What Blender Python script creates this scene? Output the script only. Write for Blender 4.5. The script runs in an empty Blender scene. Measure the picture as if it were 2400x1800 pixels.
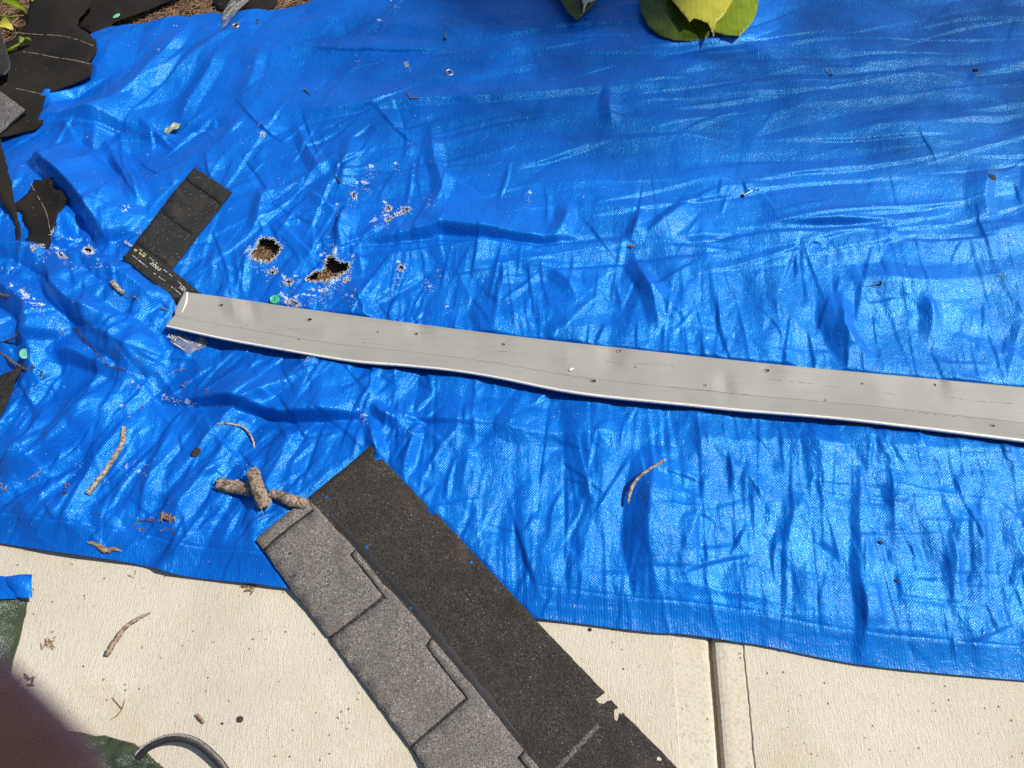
import bpy, bmesh, math, random
import numpy as np
from mathutils import Vector, Matrix, geometry

# ------------------------------------------------------------------ camera, sky, sun
sc = bpy.context.scene
COL = sc.collection
RAD = math.radians
PITCH = RAD(27.0)          # tilt of the lens away from straight down
CAMH = 1.65
FPX = 1800.0               # focal length in pixels of the 2400 x 1800 photograph
cam = bpy.data.cameras.new('camera')
cam.sensor_width = 36.0
cam.lens = FPX / 2400.0 * 36.0
cam.clip_start = 0.004
cam.clip_end = 200.0
cam.dof.use_dof = True
cam.dof.focus_distance = 1.75
cam.dof.aperture_fstop = 12.0
camo = bpy.data.objects.new('camera', cam)
camo.location = (0, 0, CAMH)
camo.rotation_euler = (PITCH, 0, 0)
COL.objects.link(camo)
sc.camera = camo

SUN_EL, SUN_AZ = RAD(54.0), RAD(11.0)     # azimuth measured from +x towards +y
world = bpy.data.worlds.new('World')
sc.world = world
world.use_nodes = True
wn = world.node_tree.nodes
sky = wn.new('ShaderNodeTexSky')
sky.sky_type = 'NISHITA'
sky.sun_disc = False
sky.sun_elevation = SUN_EL
sky.sun_rotation = RAD(90) - SUN_AZ
world.node_tree.links.new(sky.outputs[0], wn['Background'].inputs[0])
wn['Background'].inputs[1].default_value = 0.085
sl = bpy.data.lights.new('sun', 'SUN')
sl.energy = 4.4
sl.angle = RAD(0.53)
sl.color = (1.0, 0.955, 0.88)
so = bpy.data.objects.new('sun', sl)
ldir = Vector((math.cos(SUN_EL) * math.cos(SUN_AZ), math.cos(SUN_EL) * math.sin(SUN_AZ), math.sin(SUN_EL)))
so.rotation_euler = ldir.to_track_quat('Z', 'Y').to_euler()
so.location = ldir * 20
COL.objects.link(so)
sc.view_settings.view_transform = 'Standard'
sc.view_settings.look = 'None'
sc.view_settings.gamma = 1.0
sc.view_settings.use_curve_mapping = False
sc.view_settings.exposure = 0.45
sc.cycles.max_bounces = 6
sc.cycles.use_adaptive_sampling = False
sc.cycles.use_denoising = False

rng = np.random.default_rng(7)
rnd = random.Random(7)

# ------------------------------------------------------------------ photo -> place
cF = Vector((0, math.sin(PITCH), -math.cos(PITCH)))
cU = Vector((0, math.cos(PITCH), math.sin(PITCH)))
def G(px, py, z=0.0):
    d = cF + Vector((1, 0, 0)) * ((px - 1200) / FPX) - cU * ((py - 900) / FPX)
    t = (CAMH - z) / -d.z
    return (d.x * t, d.y * t)
def GP(pts, z=0.0):
    return [G(p[0], p[1], z) for p in pts]

# ------------------------------------------------------------------ node helpers
class NT:
    def __init__(s, name):
        s.m = bpy.data.materials.new(name)
        s.m.use_nodes = True
        s.t = s.m.node_tree
        s.b = s.t.nodes['Principled BSDF']
        s.tc = s.t.nodes.new('ShaderNodeTexCoord')
        s.co = s.tc.outputs['Object']
    def link(s, a, b):
        if hasattr(a, 'node') or isinstance(a, bpy.types.NodeSocket):
            s.t.links.new(a, b)
        else:
            b.default_value = a
    def mapping(s, scale=(1, 1, 1), rot=(0, 0, 0), loc=(0, 0, 0)):
        n = s.t.nodes.new('ShaderNodeMapping')
        n.inputs['Scale'].default_value = scale
        n.inputs['Rotation'].default_value = rot
        n.inputs['Location'].default_value = loc
        s.t.links.new(s.co, n.inputs[0])
        return n.outputs[0]
    def noise(s, scale, detail=4, rough=0.55, vec=None, dist=0.0):
        n = s.t.nodes.new('ShaderNodeTexNoise')
        n.inputs['Scale'].default_value = scale
        n.inputs['Detail'].default_value = detail
        n.inputs['Roughness'].default_value = rough
        n.inputs['Distortion'].default_value = dist
        s.t.links.new(vec if vec is not None else s.co, n.inputs['Vector'])
        return n.outputs[0]
    def voronoi(s, scale, vec=None, feature='F1', out='Distance'):
        n = s.t.nodes.new('ShaderNodeTexVoronoi')
        n.feature = feature
        n.inputs['Scale'].default_value = scale
        s.t.links.new(vec if vec is not None else s.co, n.inputs['Vector'])
        return n.outputs[out]
    def attr(s, name):
        n = s.t.nodes.new('ShaderNodeAttribute')
        n.attribute_name = name
        return n.outputs['Fac']
    def math(s, op, a, b=0.0, c=0.0, clamp=False):
        n = s.t.nodes.new('ShaderNodeMath')
        n.operation = op
        n.use_clamp = clamp
        s.link(a, n.inputs[0]); s.link(b, n.inputs[1]); s.link(c, n.inputs[2])
        return n.outputs[0]
    def ramp(s, f, lo, hi, a=0.0, b=1.0):
        n = s.t.nodes.new('ShaderNodeMapRange')
        n.interpolation_type = 'SMOOTHSTEP'
        s.link(f, n.inputs[0])
        n.inputs[1].default_value = lo; n.inputs[2].default_value = hi
        n.inputs[3].default_value = a; n.inputs[4].default_value = b
        return n.outputs[0]
    def mix(s, f, a, b, blend='MIX'):
        n = s.t.nodes.new('ShaderNodeMix')
        n.data_type = 'RGBA'; n.blend_type = blend
        s.link(f, n.inputs[0])
        for v, i in ((a, 6), (b, 7)):
            if isinstance(v, tuple):
                n.inputs[i].default_value = (*v[:3], 1.0)
            else:
                s.t.links.new(v, n.inputs[i])
        return n.outputs[2]
    def bump(s, h, dist, strength=1.0, normal=None):
        n = s.t.nodes.new('ShaderNodeBump')
        n.inputs['Strength'].default_value = strength
        n.inputs['Distance'].default_value = dist
        s.t.links.new(h, n.inputs['Height'])
        if normal is not None:
            s.t.links.new(normal, n.inputs['Normal'])
        return n.outputs[0]
    def xyz(s, vec=None):
        n = s.t.nodes.new('ShaderNodeSeparateXYZ')
        s.t.links.new(vec if vec is not None else s.co, n.inputs[0])
        return n.outputs
    def set(s, **k):
        for key, v in k.items():
            i = s.b.inputs[key.replace('_', ' ')]
            if isinstance(v, tuple) and i.type == 'RGBA':
                i.default_value = (*v[:3], 1.0)
            else:
                s.link(v, i)
        return s.m

M = {}
def simple(name, col, rough=0.6, var=0.25, nscale=60, bump=0.0, bscale=200, spec=0.4, metal=0.0):
    n = NT(name)
    f = n.noise(nscale, 5, 0.6)
    f = n.ramp(f, 0.3, 0.7)
    c = n.mix(f, tuple(x * (1 - var) for x in col), tuple(min(1, x * (1 + var)) for x in col))
    k = dict(Base_Color=c, Roughness=rough, Specular_IOR_Level=spec, Metallic=metal)
    if bump:
        k['Normal'] = n.bump(n.noise(bscale, 5, 0.6), bump)
    M[name] = n.set(**k)
    return M[name]

def make_materials():
    # ---- woven blue polythene
    n = NT('tarp_blue')
    x, y, z = n.xyz()
    hem = n.attr('hem')
    crk = n.noise(1.0, 5, 0.62, n.mapping((150, 45, 60), (0, 0, RAD(-7))), 0.6)
    crk2 = n.noise(1.0, 4, 0.6, n.mapping((34, 52, 40), (0, 0, RAD(24))), 0.8)
    crk3 = n.noise(1.0, 4, 0.6, n.mapping((75, 26, 40), (0, 0, RAD(-14))), 0.5)
    rdg = n.math('ADD', n.math('ABSOLUTE', n.math('SUBTRACT', crk2, 0.5)), n.math('ABSOLUTE', n.math('SUBTRACT', crk3, 0.5)))
    b0 = n.bump(rdg, 0.0048, 0.5)
    b1 = n.bump(crk, 0.0010, 0.4, b0)
    # weave: exact slope of a staggered dot lattice, so it does not depend on the picture size
    P = 2 * math.pi / 0.0060
    wob = n.math('MULTIPLY', n.math('SUBTRACT', n.noise(3.0, 3, 0.5), 0.5), 0.02)
    ax = n.math('MULTIPLY', n.math('ADD', x, wob), P); ay = n.math('MULTIPLY', n.math('ADD', y, wob), P * 1.05)
    sx, cx = n.math('SINE', ax), n.math('COSINE', ax); sy, cy = n.math('SINE', ay), n.math('COSINE', ay)
    amp = n.ramp(n.noise(9, 3, 0.6), 0.3, 0.7, 0.14, 0.26)
    body = n.math('MULTIPLY', n.math('SUBTRACT', 1.0, hem), amp)
    gx = n.math('ADD', n.math('MULTIPLY', n.math('MULTIPLY', cx, sy), body), n.math('MULTIPLY', n.math('MULTIPLY', n.math('COSINE', n.math('MULTIPLY', ax, 1.0)), 0.11), hem))
    gy = n.math('MULTIPLY', n.math('MULTIPLY', sx, cy), body)
    cmb = n.t.nodes.new('ShaderNodeCombineXYZ')
    n.link(gx, cmb.inputs[0]); n.link(gy, cmb.inputs[1])
    sub = n.t.nodes.new('ShaderNodeVectorMath'); sub.operation = 'SUBTRACT'
    n.link(b1, sub.inputs[0]); n.link(cmb.outputs[0], sub.inputs[1])
    nrm = n.t.nodes.new('ShaderNodeVectorMath'); nrm.operation = 'NORMALIZE'
    n.link(sub.outputs[0], nrm.inputs[0])
    b2 = nrm.outputs[0]
    big = n.ramp(n.noise(5, 4, 0.6), 0.3, 0.7)
    base = n.mix(big, (0.0017, 0.058, 0.35), (0.0022, 0.078, 0.43))
    base = n.mix(n.math('MULTIPLY', hem, 0.45), base, (0.0015, 0.034, 0.27))
    wear = n.attr('wear')
    th = n.noise(1.0, 3, 0.7, n.mapping((260, 230, 100)))
    wm = n.ramp(n.math('ADD', n.noise(75, 4, 0.65), n.math('MULTIPLY', wear, 0.25)), 0.69, 0.76)
    wm = n.math('MULTIPLY', wm, n.ramp(n.math('ADD', n.math('MULTIPLY', sx, sy), n.math('MULTIPLY', th, 1.2)), 0.25, 0.7, 0.0, 1.0))
    tick = n.noise(1.0, 2, 0.6, n.mapping((260, 75, 60)))
    tk = n.math('MULTIPLY', n.ramp(tick, 0.72, 0.76), 0.5)
    scr = n.noise(1.0, 3, 0.6, n.mapping((9, 420, 50), (0, 0, RAD(4))))
    smk = n.math('MULTIPLY', n.ramp(scr, 0.735, 0.765), 0.30)
    col = n.mix(n.math('MAXIMUM', tk, smk), base, (0.30, 0.45, 0.75))
    col = n.mix(wm, col, (0.62, 0.63, 0.62))
    dirt = n.attr('dirt')
    dm = n.ramp(n.math('ADD', n.noise(240, 4, 0.7), n.math('MULTIPLY', dirt, 0.5)), 0.78, 0.95)
    col = n.mix(dm, col, (0.028, 0.024, 0.03))
    rg = n.ramp(n.noise(12, 5, 0.6), 0.3, 0.7, 0.46, 0.58)
    rg = n.math('ADD', rg, n.math('MULTIPLY', hem, 0.16))
    M['tarp_blue'] = n.set(Base_Color=col, Roughness=rg, Specular_IOR_Level=1.0, Specular_Tint=(0.02, 0.66, 1.0),
                           Coat_Weight=n.math('SUBTRACT', 0.20, n.math('MULTIPLY', hem, 0.09)), Coat_Roughness=0.16, Normal=b2)
    n.b.inputs['Coat IOR'].default_value = 1.45
    n.b.inputs['IOR'].default_value = 1.55
    n.t.links.new(b2, n.b.inputs['Coat Normal'])

    # ---- broom-finished concrete
    def concrete(name, broom):
        n = NT(name)
        cl = n.ramp(n.noise(2.2, 5, 0.6), 0.3, 0.7)
        c = n.mix(cl, (0.53, 0.475, 0.365), (0.59, 0.540, 0.430))
        if broom:
            g = n.noise(1.0, 4, 0.65, n.mapping((310, 48, 30), (0, 0, RAD(2.0))), 0.8)
            g2 = n.noise(420, 3, 0.6)
            h = n.math('ADD', n.math('MULTIPLY', g, 1.0), n.math('MULTIPLY', g2, 0.9))
            nb = n.bump(h, 0.0034, 0.9)
            c = n.mix(n.math('MULTIPLY', n.ramp(h, 0.98, 1.22), 0.7), c, (0.40, 0.34, 0.26))
        else:
            g2 = n.noise(300, 4, 0.65)
            nb = n.bump(g2, 0.0012, 0.8)
            c = n.mix(n.ramp(n.noise(160, 3, 0.6), 0.4, 0.8), c, (0.36, 0.31, 0.23))
            c = n.mix(0.28, c, (0.36, 0.31, 0.23))
        v = n.voronoi(62, None)
        vr = n.voronoi(62, None, 'F1', 'Color')
        rx = n.xyz(vr)
        pit = n.math('MULTIPLY', n.ramp(v, 0.10, 0.17, 1.0, 0.0), n.math('GREATER_THAN', rx[0], 0.84))
        c = n.mix(n.math('MULTIPLY', pit, 0.8), c, (0.10, 0.085, 0.07))
        st = n.ramp(n.noise(3.1, 6, 0.65, None, 0.8), 0.52, 0.72)
        c = n.mix(n.math('MULTIPLY', st, 0.42), c, (0.46, 0.36, 0.21))
        c = n.mix(n.math('MULTIPLY', n.ramp(n.noise(1.3, 5, 0.6, None, 0.6), 0.5, 0.7), 0.35), c, (0.40, 0.37, 0.33))
        nb = n.bump(n.math('SUBTRACT', 1.0, pit), 0.002, 0.7, nb)
        M[name] = n.set(Base_Color=c, Roughness=0.9, Specular_IOR_Level=0.25, Normal=nb)
    concrete('concrete_broomed', True)
    concrete('concrete_smooth', False)

    # ---- mineral granules
    def granule(name, a, b, c3, speck, bumpd, sparse=0.66):
        n = NT(name)
        v = n.voronoi(520, None, 'F1', 'Color')
        r = n.xyz(v)
        d = n.voronoi(520, None)
        c = n.mix(r[0], a, b)
        c = n.mix(n.math('GREATER_THAN', r[1], sparse), c, c3)
        c = n.mix(n.math('GREATER_THAN', r[2], 0.990), c, speck)
        blot = n.ramp(n.noise(16, 5, 0.6), 0.35, 0.7)
        c = n.mix(n.math('MULTIPLY', blot, 0.45), c, tuple(q * 0.72 for q in a))
        worn = n.math('MULTIPLY', n.ramp(n.noise(7, 5, 0.65, None, 0.7), 0.56, 0.72), 0.35)
        c = n.mix(worn, c, (0.075, 0.052, 0.036))
        h = n.math('ADD', n.math('MULTIPLY', r[0], 0.6), n.math('SUBTRACT', 0.6, d))
        M[name] = n.set(Base_Color=c, Roughness=0.82, Specular_IOR_Level=0.35, Normal=n.bump(h, bumpd, 0.9))
    granule('granule_dark', (0.016, 0.0125, 0.0095), (0.064, 0.051, 0.039), (0.010, 0.009, 0.008), (0.20, 0.165, 0.125), 0.0011)
    granule('granule_grey', (0.122, 0.107, 0.094), (0.250, 0.224, 0.198), (0.080, 0.070, 0.060), (0.46, 0.43, 0.39), 0.0012)
    granule('granule_black', (0.008, 0.008, 0.008), (0.026, 0.023, 0.020), (0.005, 0.005, 0.005), (0.14, 0.13, 0.12), 0.0008)
    granule('granule_slate', (0.09, 0.085, 0.08), (0.17, 0.16, 0.15), (0.04, 0.04, 0.04), (0.42, 0.41, 0.39), 0.0013)
    simple('asphalt', (0.012, 0.012, 0.013), 0.55, 0.3, 40, 0.0006, 300)
    n = NT('roofing_felt')
    c = n.mix(n.ramp(n.noise(9, 5, 0.6), 0.3, 0.75), (0.009, 0.0078, 0.007), (0.018, 0.0150, 0.0125))
    sp = n.ramp(n.noise(230, 2, 0.5), 0.80, 0.84)
    c = n.mix(sp, c, (0.16, 0.14, 0.12))
    M['roofing_felt'] = n.set(Base_Color=c, Roughness=0.9, Specular_IOR_Level=0.15, Normal=n.bump(n.noise(120, 5, 0.65), 0.0012))

    # ---- painted aluminium
    n = NT('painted_metal')
    c = n.mix(n.ramp(n.noise(6, 4, 0.6), 0.3, 0.7), (0.232, 0.217, 0.190), (0.262, 0.246, 0.218))
    str_ = n.noise(1.0, 4, 0.65, n.mapping((7, 210, 30), (0, 0, RAD(-6.0))))
    c = n.mix(n.math('MULTIPLY', n.ramp(str_, 0.5, 0.75), 0.30), c, (0.155, 0.142, 0.122))
    sp = n.ramp(n.noise(130, 3, 0.6), 0.74, 0.78)
    c = n.mix(n.math('MULTIPLY', sp, 0.8), c, (0.09, 0.075, 0.06))
    M['painted_metal'] = n.set(Base_Color=c, Roughness=0.60, Specular_IOR_Level=0.36, Normal=n.bump(n.noise(14, 3, 0.5), 0.0022, 0.4))
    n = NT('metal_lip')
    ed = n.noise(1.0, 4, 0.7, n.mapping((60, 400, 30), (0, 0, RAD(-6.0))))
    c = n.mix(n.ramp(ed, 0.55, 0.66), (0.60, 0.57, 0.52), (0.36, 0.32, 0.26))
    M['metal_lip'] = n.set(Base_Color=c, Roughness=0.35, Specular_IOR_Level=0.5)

    simple('bare_steel', (0.34, 0.33, 0.31), 0.34, 0.3, 300, spec=0.5, metal=0.85)
    simple('dull_steel', (0.10, 0.092, 0.08), 0.5, 0.4, 300, spec=0.5, metal=0.5)
    simple('rust', (0.16, 0.065, 0.03), 0.8, 0.5, 300)
    simple('white_mark', (0.46, 0.44, 0.38), 0.8, 0.5, 260)
    simple('yellow_mark', (0.55, 0.50, 0.12), 0.8, 0.3, 260)
    simple('chalk_line', (0.16, 0.13, 0.11), 0.85, 0.5, 160)
    simple('white_thread', (0.64, 0.65, 0.64), 0.6, 0.25, 500)
    simple('green_plastic', (0.035, 0.36, 0.17), 0.35, 0.12, 60, spec=0.5)
    simple('green_pale', (0.16, 0.50, 0.33), 0.4, 0.12, 60, spec=0.5)
    simple('twig_bark', (0.26, 0.185, 0.125), 0.85, 0.6, 170, 0.0022, 260)
    simple('twig_pale', (0.27, 0.215, 0.165), 0.85, 0.75, 150, 0.003, 260)
    simple('twig_dark', (0.10, 0.07, 0.045), 0.9, 0.5, 170, 0.002, 260)
    simple('leaf_litter', (0.20, 0.125, 0.07), 0.85, 0.5, 120, 0.0015, 260)
    n = NT('bark_roll')
    f = n.noise(1.0, 6, 0.7, n.mapping((85, 85, 85)), 1.6)
    c = n.mix(n.ramp(f, 0.35, 0.65), (0.045, 0.030, 0.020), (0.36, 0.275, 0.21))
    c = n.mix(n.ramp(n.noise(140, 4, 0.6), 0.58, 0.72), c, (0.50, 0.43, 0.37))
    M['bark_roll'] = n.set(Base_Color=c, Roughness=0.9, Specular_IOR_Level=0.2, Normal=n.bump(n.noise(95, 4, 0.55, None, 1.2), 0.0035, 0.7))
    simple('soil', (0.055, 0.036, 0.024), 0.95, 0.5, 40, 0.01, 60)
    simple('crumb', (0.035, 0.027, 0.022), 0.95, 0.6, 300)
    simple('grit', (0.30, 0.27, 0.24), 0.9, 0.5, 300)
    n = NT('pine_needle')
    oi = n.attr('tone')
    c = n.mix(oi, (0.085, 0.045, 0.024), (0.34, 0.215, 0.13))
    M['pine_needle'] = n.set(Base_Color=c, Roughness=0.7, Specular_IOR_Level=0.3)

    def leafm(name, a, b, trans, rot, brown=0.0):
        n = NT(name)
        u = n.attr('vein')
        ve = n.math('ABSOLUTE', n.math('SINE', n.math('MULTIPLY', u, 17.0)))
        c = n.mix(n.ramp(n.noise(22, 5, 0.6), 0.3, 0.7), a, b)
        c = n.mix(n.math('MULTIPLY', n.ramp(ve, 0.0, 0.18, 1.0, 0.0), 0.14), c, tuple(min(1, q * 1.5) for q in b))
        if brown:
            ed = n.attr('rim')
            e = n.ramp(n.math('ADD', ed, n.math('MULTIPLY', n.noise(120, 4, 0.6), 0.35)), 0.92, 1.05)
            c = n.mix(n.math('MULTIPLY', e, brown), c, (0.11, 0.065, 0.04))
        m = n.set(Base_Color=c, Roughness=0.32, Specular_IOR_Level=0.5, Normal=n.bump(ve, 0.0006, 0.5))
        tr = n.t.nodes.new('ShaderNodeBsdfTranslucent')
        n.t.links.new(c, tr.inputs[0])
        mx = n.t.nodes.new('ShaderNodeMixShader')
        mx.inputs[0].default_value = trans
        n.t.links.new(n.b.outputs[0], mx.inputs[1]); n.t.links.new(tr.outputs[0], mx.inputs[2])
        n.t.links.new(mx.outputs[0], n.t.nodes['Material Output'].inputs[0])
        M[name] = m
    leafm('hosta_dark', (0.028, 0.056, 0.002), (0.075, 0.115, 0.004), 0.25, 0)
    leafm('hosta_mid', (0.13, 0.20, 0.004), (0.22, 0.29, 0.006), 0.3, 0)
    leafm('hosta_yellow', (0.40, 0.39, 0.03), (0.52, 0.48, 0.06), 0.35, 0, 0.9)
    leafm('leaf_grey', (0.17, 0.20, 0.13), (0.25, 0.28, 0.19), 0.1, 0)
    leafm('leaf_dead', (0.36, 0.34, 0.31), (0.52, 0.50, 0.47), 0.2, 0)

    n = NT('clear_film')
    tr = n.t.nodes.new('ShaderNodeBsdfTransparent'); tr.inputs[0].default_value = (0.86, 0.87, 0.86, 1)
    n.set(Base_Color=(0.36, 0.35, 0.33), Roughness=0.22, Specular_IOR_Level=0.7, Normal=n.bump(n.noise(40, 4, 0.6), 0.006))
    mx = n.t.nodes.new('ShaderNodeMixShader')
    n.link(n.ramp(n.noise(60, 4, 0.6), 0.3, 0.7, 0.10, 0.30), mx.inputs[0])
    n.t.links.new(tr.outputs[0], mx.inputs[1]); n.t.links.new(n.b.outputs[0], mx.inputs[2])
    n.t.links.new(mx.outputs[0], n.t.nodes['Material Output'].inputs[0])
    M['clear_film'] = n.m

    n = NT('bag_green')
    x, y, z = n.xyz()
    wv = n.math('MULTIPLY', n.math('SINE', n.math('MULTIPLY', x, 1500)), n.math('SINE', n.math('MULTIPLY', y, 1500)))
    c = n.mix(n.ramp(n.noise(18, 4, 0.6), 0.3, 0.7), (0.014, 0.026, 0.010), (0.028, 0.046, 0.018))
    nb = n.bump(n.noise(45, 5, 0.6), 0.010, 0.8)
    M['bag_green'] = n.set(Base_Color=c, Roughness=0.32, Specular_IOR_Level=0.6, Normal=n.bump(wv, 0.0004, 0.8, nb))
    simple('strap_black', (0.016, 0.016, 0.017), 0.45, 0.3, 200, 0.0006, 700)
    simple('skin', (0.29, 0.125, 0.080), 0.5, 0.12, 160, 0.0003, 900)
    M['skin'].node_tree.nodes['Principled BSDF'].inputs['Subsurface Weight'].default_value = 0.25
    M['skin'].node_tree.nodes['Principled BSDF'].inputs['Subsurface Radius'].default_value = (0.010, 0.004, 0.002)
    M['skin'].node_tree.nodes['Principled BSDF'].inputs['Subsurface Scale'].default_value = 0.4
make_materials()

# ------------------------------------------------------------------ object helpers
def tag(o, label=None, cat=None, group=None, kind=None):
    if label: o['label'] = label
    if cat: o['category'] = cat
    if group: o['group'] = group
    if kind: o['kind'] = kind
    return o
def empty(name, loc=(0, 0, 0)):
    o = bpy.data.objects.new(name, None)
    o.empty_display_size = 0.02
    o.location = loc
    COL.objects.link(o)
    return o
def link(name, me, mats, parent=None, smooth=True):
    if not isinstance(mats, (list, tuple)): mats = [mats]
    for m in mats: me.materials.append(M[m])
    o = bpy.data.objects.new(name, me)
    COL.objects.link(o)
    if smooth:
        me.polygons.foreach_set('use_smooth', np.ones(len(me.polygons), dtype=bool))
    if parent is not None:
        o.parent = parent
        o.matrix_parent_inverse = Matrix.Translation(-Vector(parent.location)) if parent.type == 'EMPTY' else Matrix()
    return o
def mesh(verts, faces, name='m'):
    me = bpy.data.meshes.new(name)
    me.from_pydata([tuple(v) for v in verts], [], faces)
    me.update()
    return me

def catmull(pts, n):
    pts = [Vector(p) for p in pts]
    if len(pts) == 2:
        return [pts[0].lerp(pts[1], i / (n - 1)) for i in range(n)]
    P = [pts[0] * 2 - pts[1]] + pts + [pts[-1] * 2 - pts[-2]]
    out = []
    m = len(pts) - 1
    for i in range(n):
        t = i / (n - 1) * m
        k = min(int(t), m - 1); f = t - k
        a, b, c, d = P[k:k + 4]
        out.append(0.5 * ((2 * b) + (c - a) * f + (2 * a - 5 * b + 4 * c - d) * f * f + (3 * b - a - 3 * c + d) * f ** 3))
    return out

def tube(pts, radii, n=24, sides=9, rough=0.0, seed=0, flat=1.0):
    r_ = random.Random(seed)
    P = catmull(pts, n)
    vs, fs = [], []
    up = Vector((0, 0, 1))
    for i, p in enumerate(P):
        t = (P[min(i + 1, n - 1)] - P[max(i - 1, 0)]).normalized()
        a = t.cross(up)
        if a.length < 1e-4: a = Vector((1, 0, 0))
        a.normalize(); b = a.cross(t)
        f = i / (n - 1) * (len(radii) - 1); k = min(int(f), len(radii) - 2); f -= k
        r = radii[k] * (1 - f) + radii[k + 1] * f
        for s in range(sides):
            an = 2 * math.pi * s / sides
            q = r * (1 + rough * (r_.random() - 0.5) * 2)
            vs.append(p + a * math.cos(an) * q + b * math.sin(an) * q * flat)
    for i in range(n - 1):
        for s in range(sides):
            fs.append((i * sides + s, i * sides + (s + 1) % sides, (i + 1) * sides + (s + 1) % sides, (i + 1) * sides + s))
    fs.append(tuple(range(sides))[::-1]); fs.append(tuple((n - 1) * sides + s for s in range(sides)))
    return mesh(vs, fs)

def densify(poly, step, jit, seed=0, closed=True):
    r_ = random.Random(seed)
    out = []
    n = len(poly)
    for i in range(n if closed else n - 1):
        a = Vector(poly[i]); b = Vector(poly[(i + 1) % n])
        L = (b - a).length
        k = max(1, int(L / step))
        nr = Vector((-(b - a).y, (b - a).x)).normalized() if L > 1e-6 else Vector((0, 0))
        for j in range(k):
            p = a.lerp(b, j / k)
            if j > 0: p = p + nr * (r_.random() - 0.5) * 2 * jit
            out.append((p.x, p.y))
    return out

def inside(poly, X, Y):
    poly = np.asarray(poly)
    r = np.zeros(X.shape, dtype=bool)
    n = len(poly)
    j = n - 1
    for i in range(n):
        xi, yi = poly[i]; xj, yj = poly[j]
        c = ((yi > Y) != (yj > Y)) & (X < (xj - xi) * (Y - yi) / (yj - yi + 1e-15) + xi)
        r ^= c
        j = i
    return r

def sheet_mesh(poly, zfun, thick, cell=0.02, holes=()):
    """a thin sheet with real thickness: outline poly (world xy), top height zfun(x, y)"""
    V = [Vector(p) for p in poly]
    E = [(i, (i + 1) % len(poly)) for i in range(len(poly))]
    A = np.array(poly)
    x0, y0 = A.min(0); x1, y1 = A.max(0)
    gx = np.arange(x0 + cell * .5, x1, cell); gy = np.arange(y0 + cell * .5, y1, cell)
    X, Y = np.meshgrid(gx, gy)
    if X.size:
        X = X + rng.uniform(-.2, .2, X.shape) * cell; Y = Y + rng.uniform(-.2, .2, X.shape) * cell
        ins = inside(poly, X, Y)
        for a, b in zip(X[ins], Y[ins]):
            V.append(Vector((a, b)))
    r = geometry.delaunay_2d_cdt(V, E, [list(range(len(poly)))], 1, 1e-6)
    vs, tris = r[0], r[2]
    tris = [t for t in tris if len(t) == 3]
    vs = [(v.x, v.y) for v in vs]
    cx = np.array([[sum(vs[i][0] for i in t) / 3, sum(vs[i][1] for i in t) / 3] for t in tris])
    keep = inside(poly, cx[:, 0], cx[:, 1])
    tris = [t for t, k in zip(tris, keep) if k]
    n = len(vs)
    zz = [float(zfun(a, b)) for a, b in vs]
    top = [(a, b, z) for (a, b), z in zip(vs, zz)]
    bot = [(a, b, z - thick) for (a, b), z in zip(vs, zz)]
    fs = []
    ec = {}
    for t in tris:
        a, b, c = t
        ar = (vs[b][0] - vs[a][0]) * (vs[c][1] - vs[a][1]) - (vs[c][0] - vs[a][0]) * (vs[b][1] - vs[a][1])
        if ar < 0: t = (a, c, b)
        fs.append(tuple(t)); fs.append((t[0] + n, t[2] + n, t[1] + n))
        for i in range(3):
            e = (t[i], t[(i + 1) % 3])
            ec[e] = 1
    side0 = len(fs)
    for (a, b) in list(ec):
        if (b, a) not in ec:
            fs.append((a, a + n, b + n, b))
    me = mesh(top + bot, fs)
    me['side0'] = side0
    return me
def sheet(name, poly, zfun, thick, mats, parent=None, cell=0.02):
    """mats: top material, optional side/bottom material"""
    me = sheet_mesh(poly, zfun, thick, cell)
    o = link(name, me, mats, parent, smooth=False)
    if isinstance(mats, (list, tuple)) and len(mats) > 1:
        for i, p in enumerate(me.polygons):
            if i >= me['side0'] or i % 2 == 1: p.material_index = 1
    up = [p.normal.z > 0.3 for p in me.polygons]
    me.polygons.foreach_set('use_smooth', np.array(up))
    return o

# ------------------------------------------------------------------ tarp relief raster
RX0, RX1, RY0, RY1, RS = -1.95, 2.05, 0.0, 2.60, 0.0025
NX = int((RX1 - RX0) / RS) + 1
NY = int((RY1 - RY0) / RS) + 1
XX, YY = np.meshgrid(RX0 + np.arange(NX) * RS, RY0 + np.arange(NY) * RS)
_fx = np.fft.rfftfreq(NX * 1, d=RS); _fy = np.fft.fftfreq(NY, d=RS)
def gblur(a, sig, sigy=None):
    sigy = sig if sigy is None else sigy
    k = np.exp(-2 * (math.pi ** 2) * ((_fx[None, :] * sig) ** 2 + (_fy[:, None] * sigy) ** 2))
    return np.fft.irfft2(np.fft.rfft2(a) * k, s=a.shape)
def samp(a, x, y):
    fx = np.clip((np.asarray(x) - RX0) / RS, 0, NX - 1.001); fy = np.clip((np.asarray(y) - RY0) / RS, 0, NY - 1.001)
    i = fx.astype(int); j = fy.astype(int); u = fx - i; v = fy - j
    return (a[j, i] * (1 - u) * (1 - v) + a[j, i + 1] * u * (1 - v) + a[j + 1, i] * (1 - u) * v + a[j + 1, i + 1] * u * v)
def sm(a, lo, hi):
    t = np.clip((a - lo) / (hi - lo), 0, 1)
    return t * t * (3 - 2 * t)
def blob(px, py, r):
    x, y = G(px, py)
    rr = r / 950.0
    return np.exp(-((XX - x) ** 2 + (YY - y) ** 2) / (2 * rr * rr))

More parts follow.
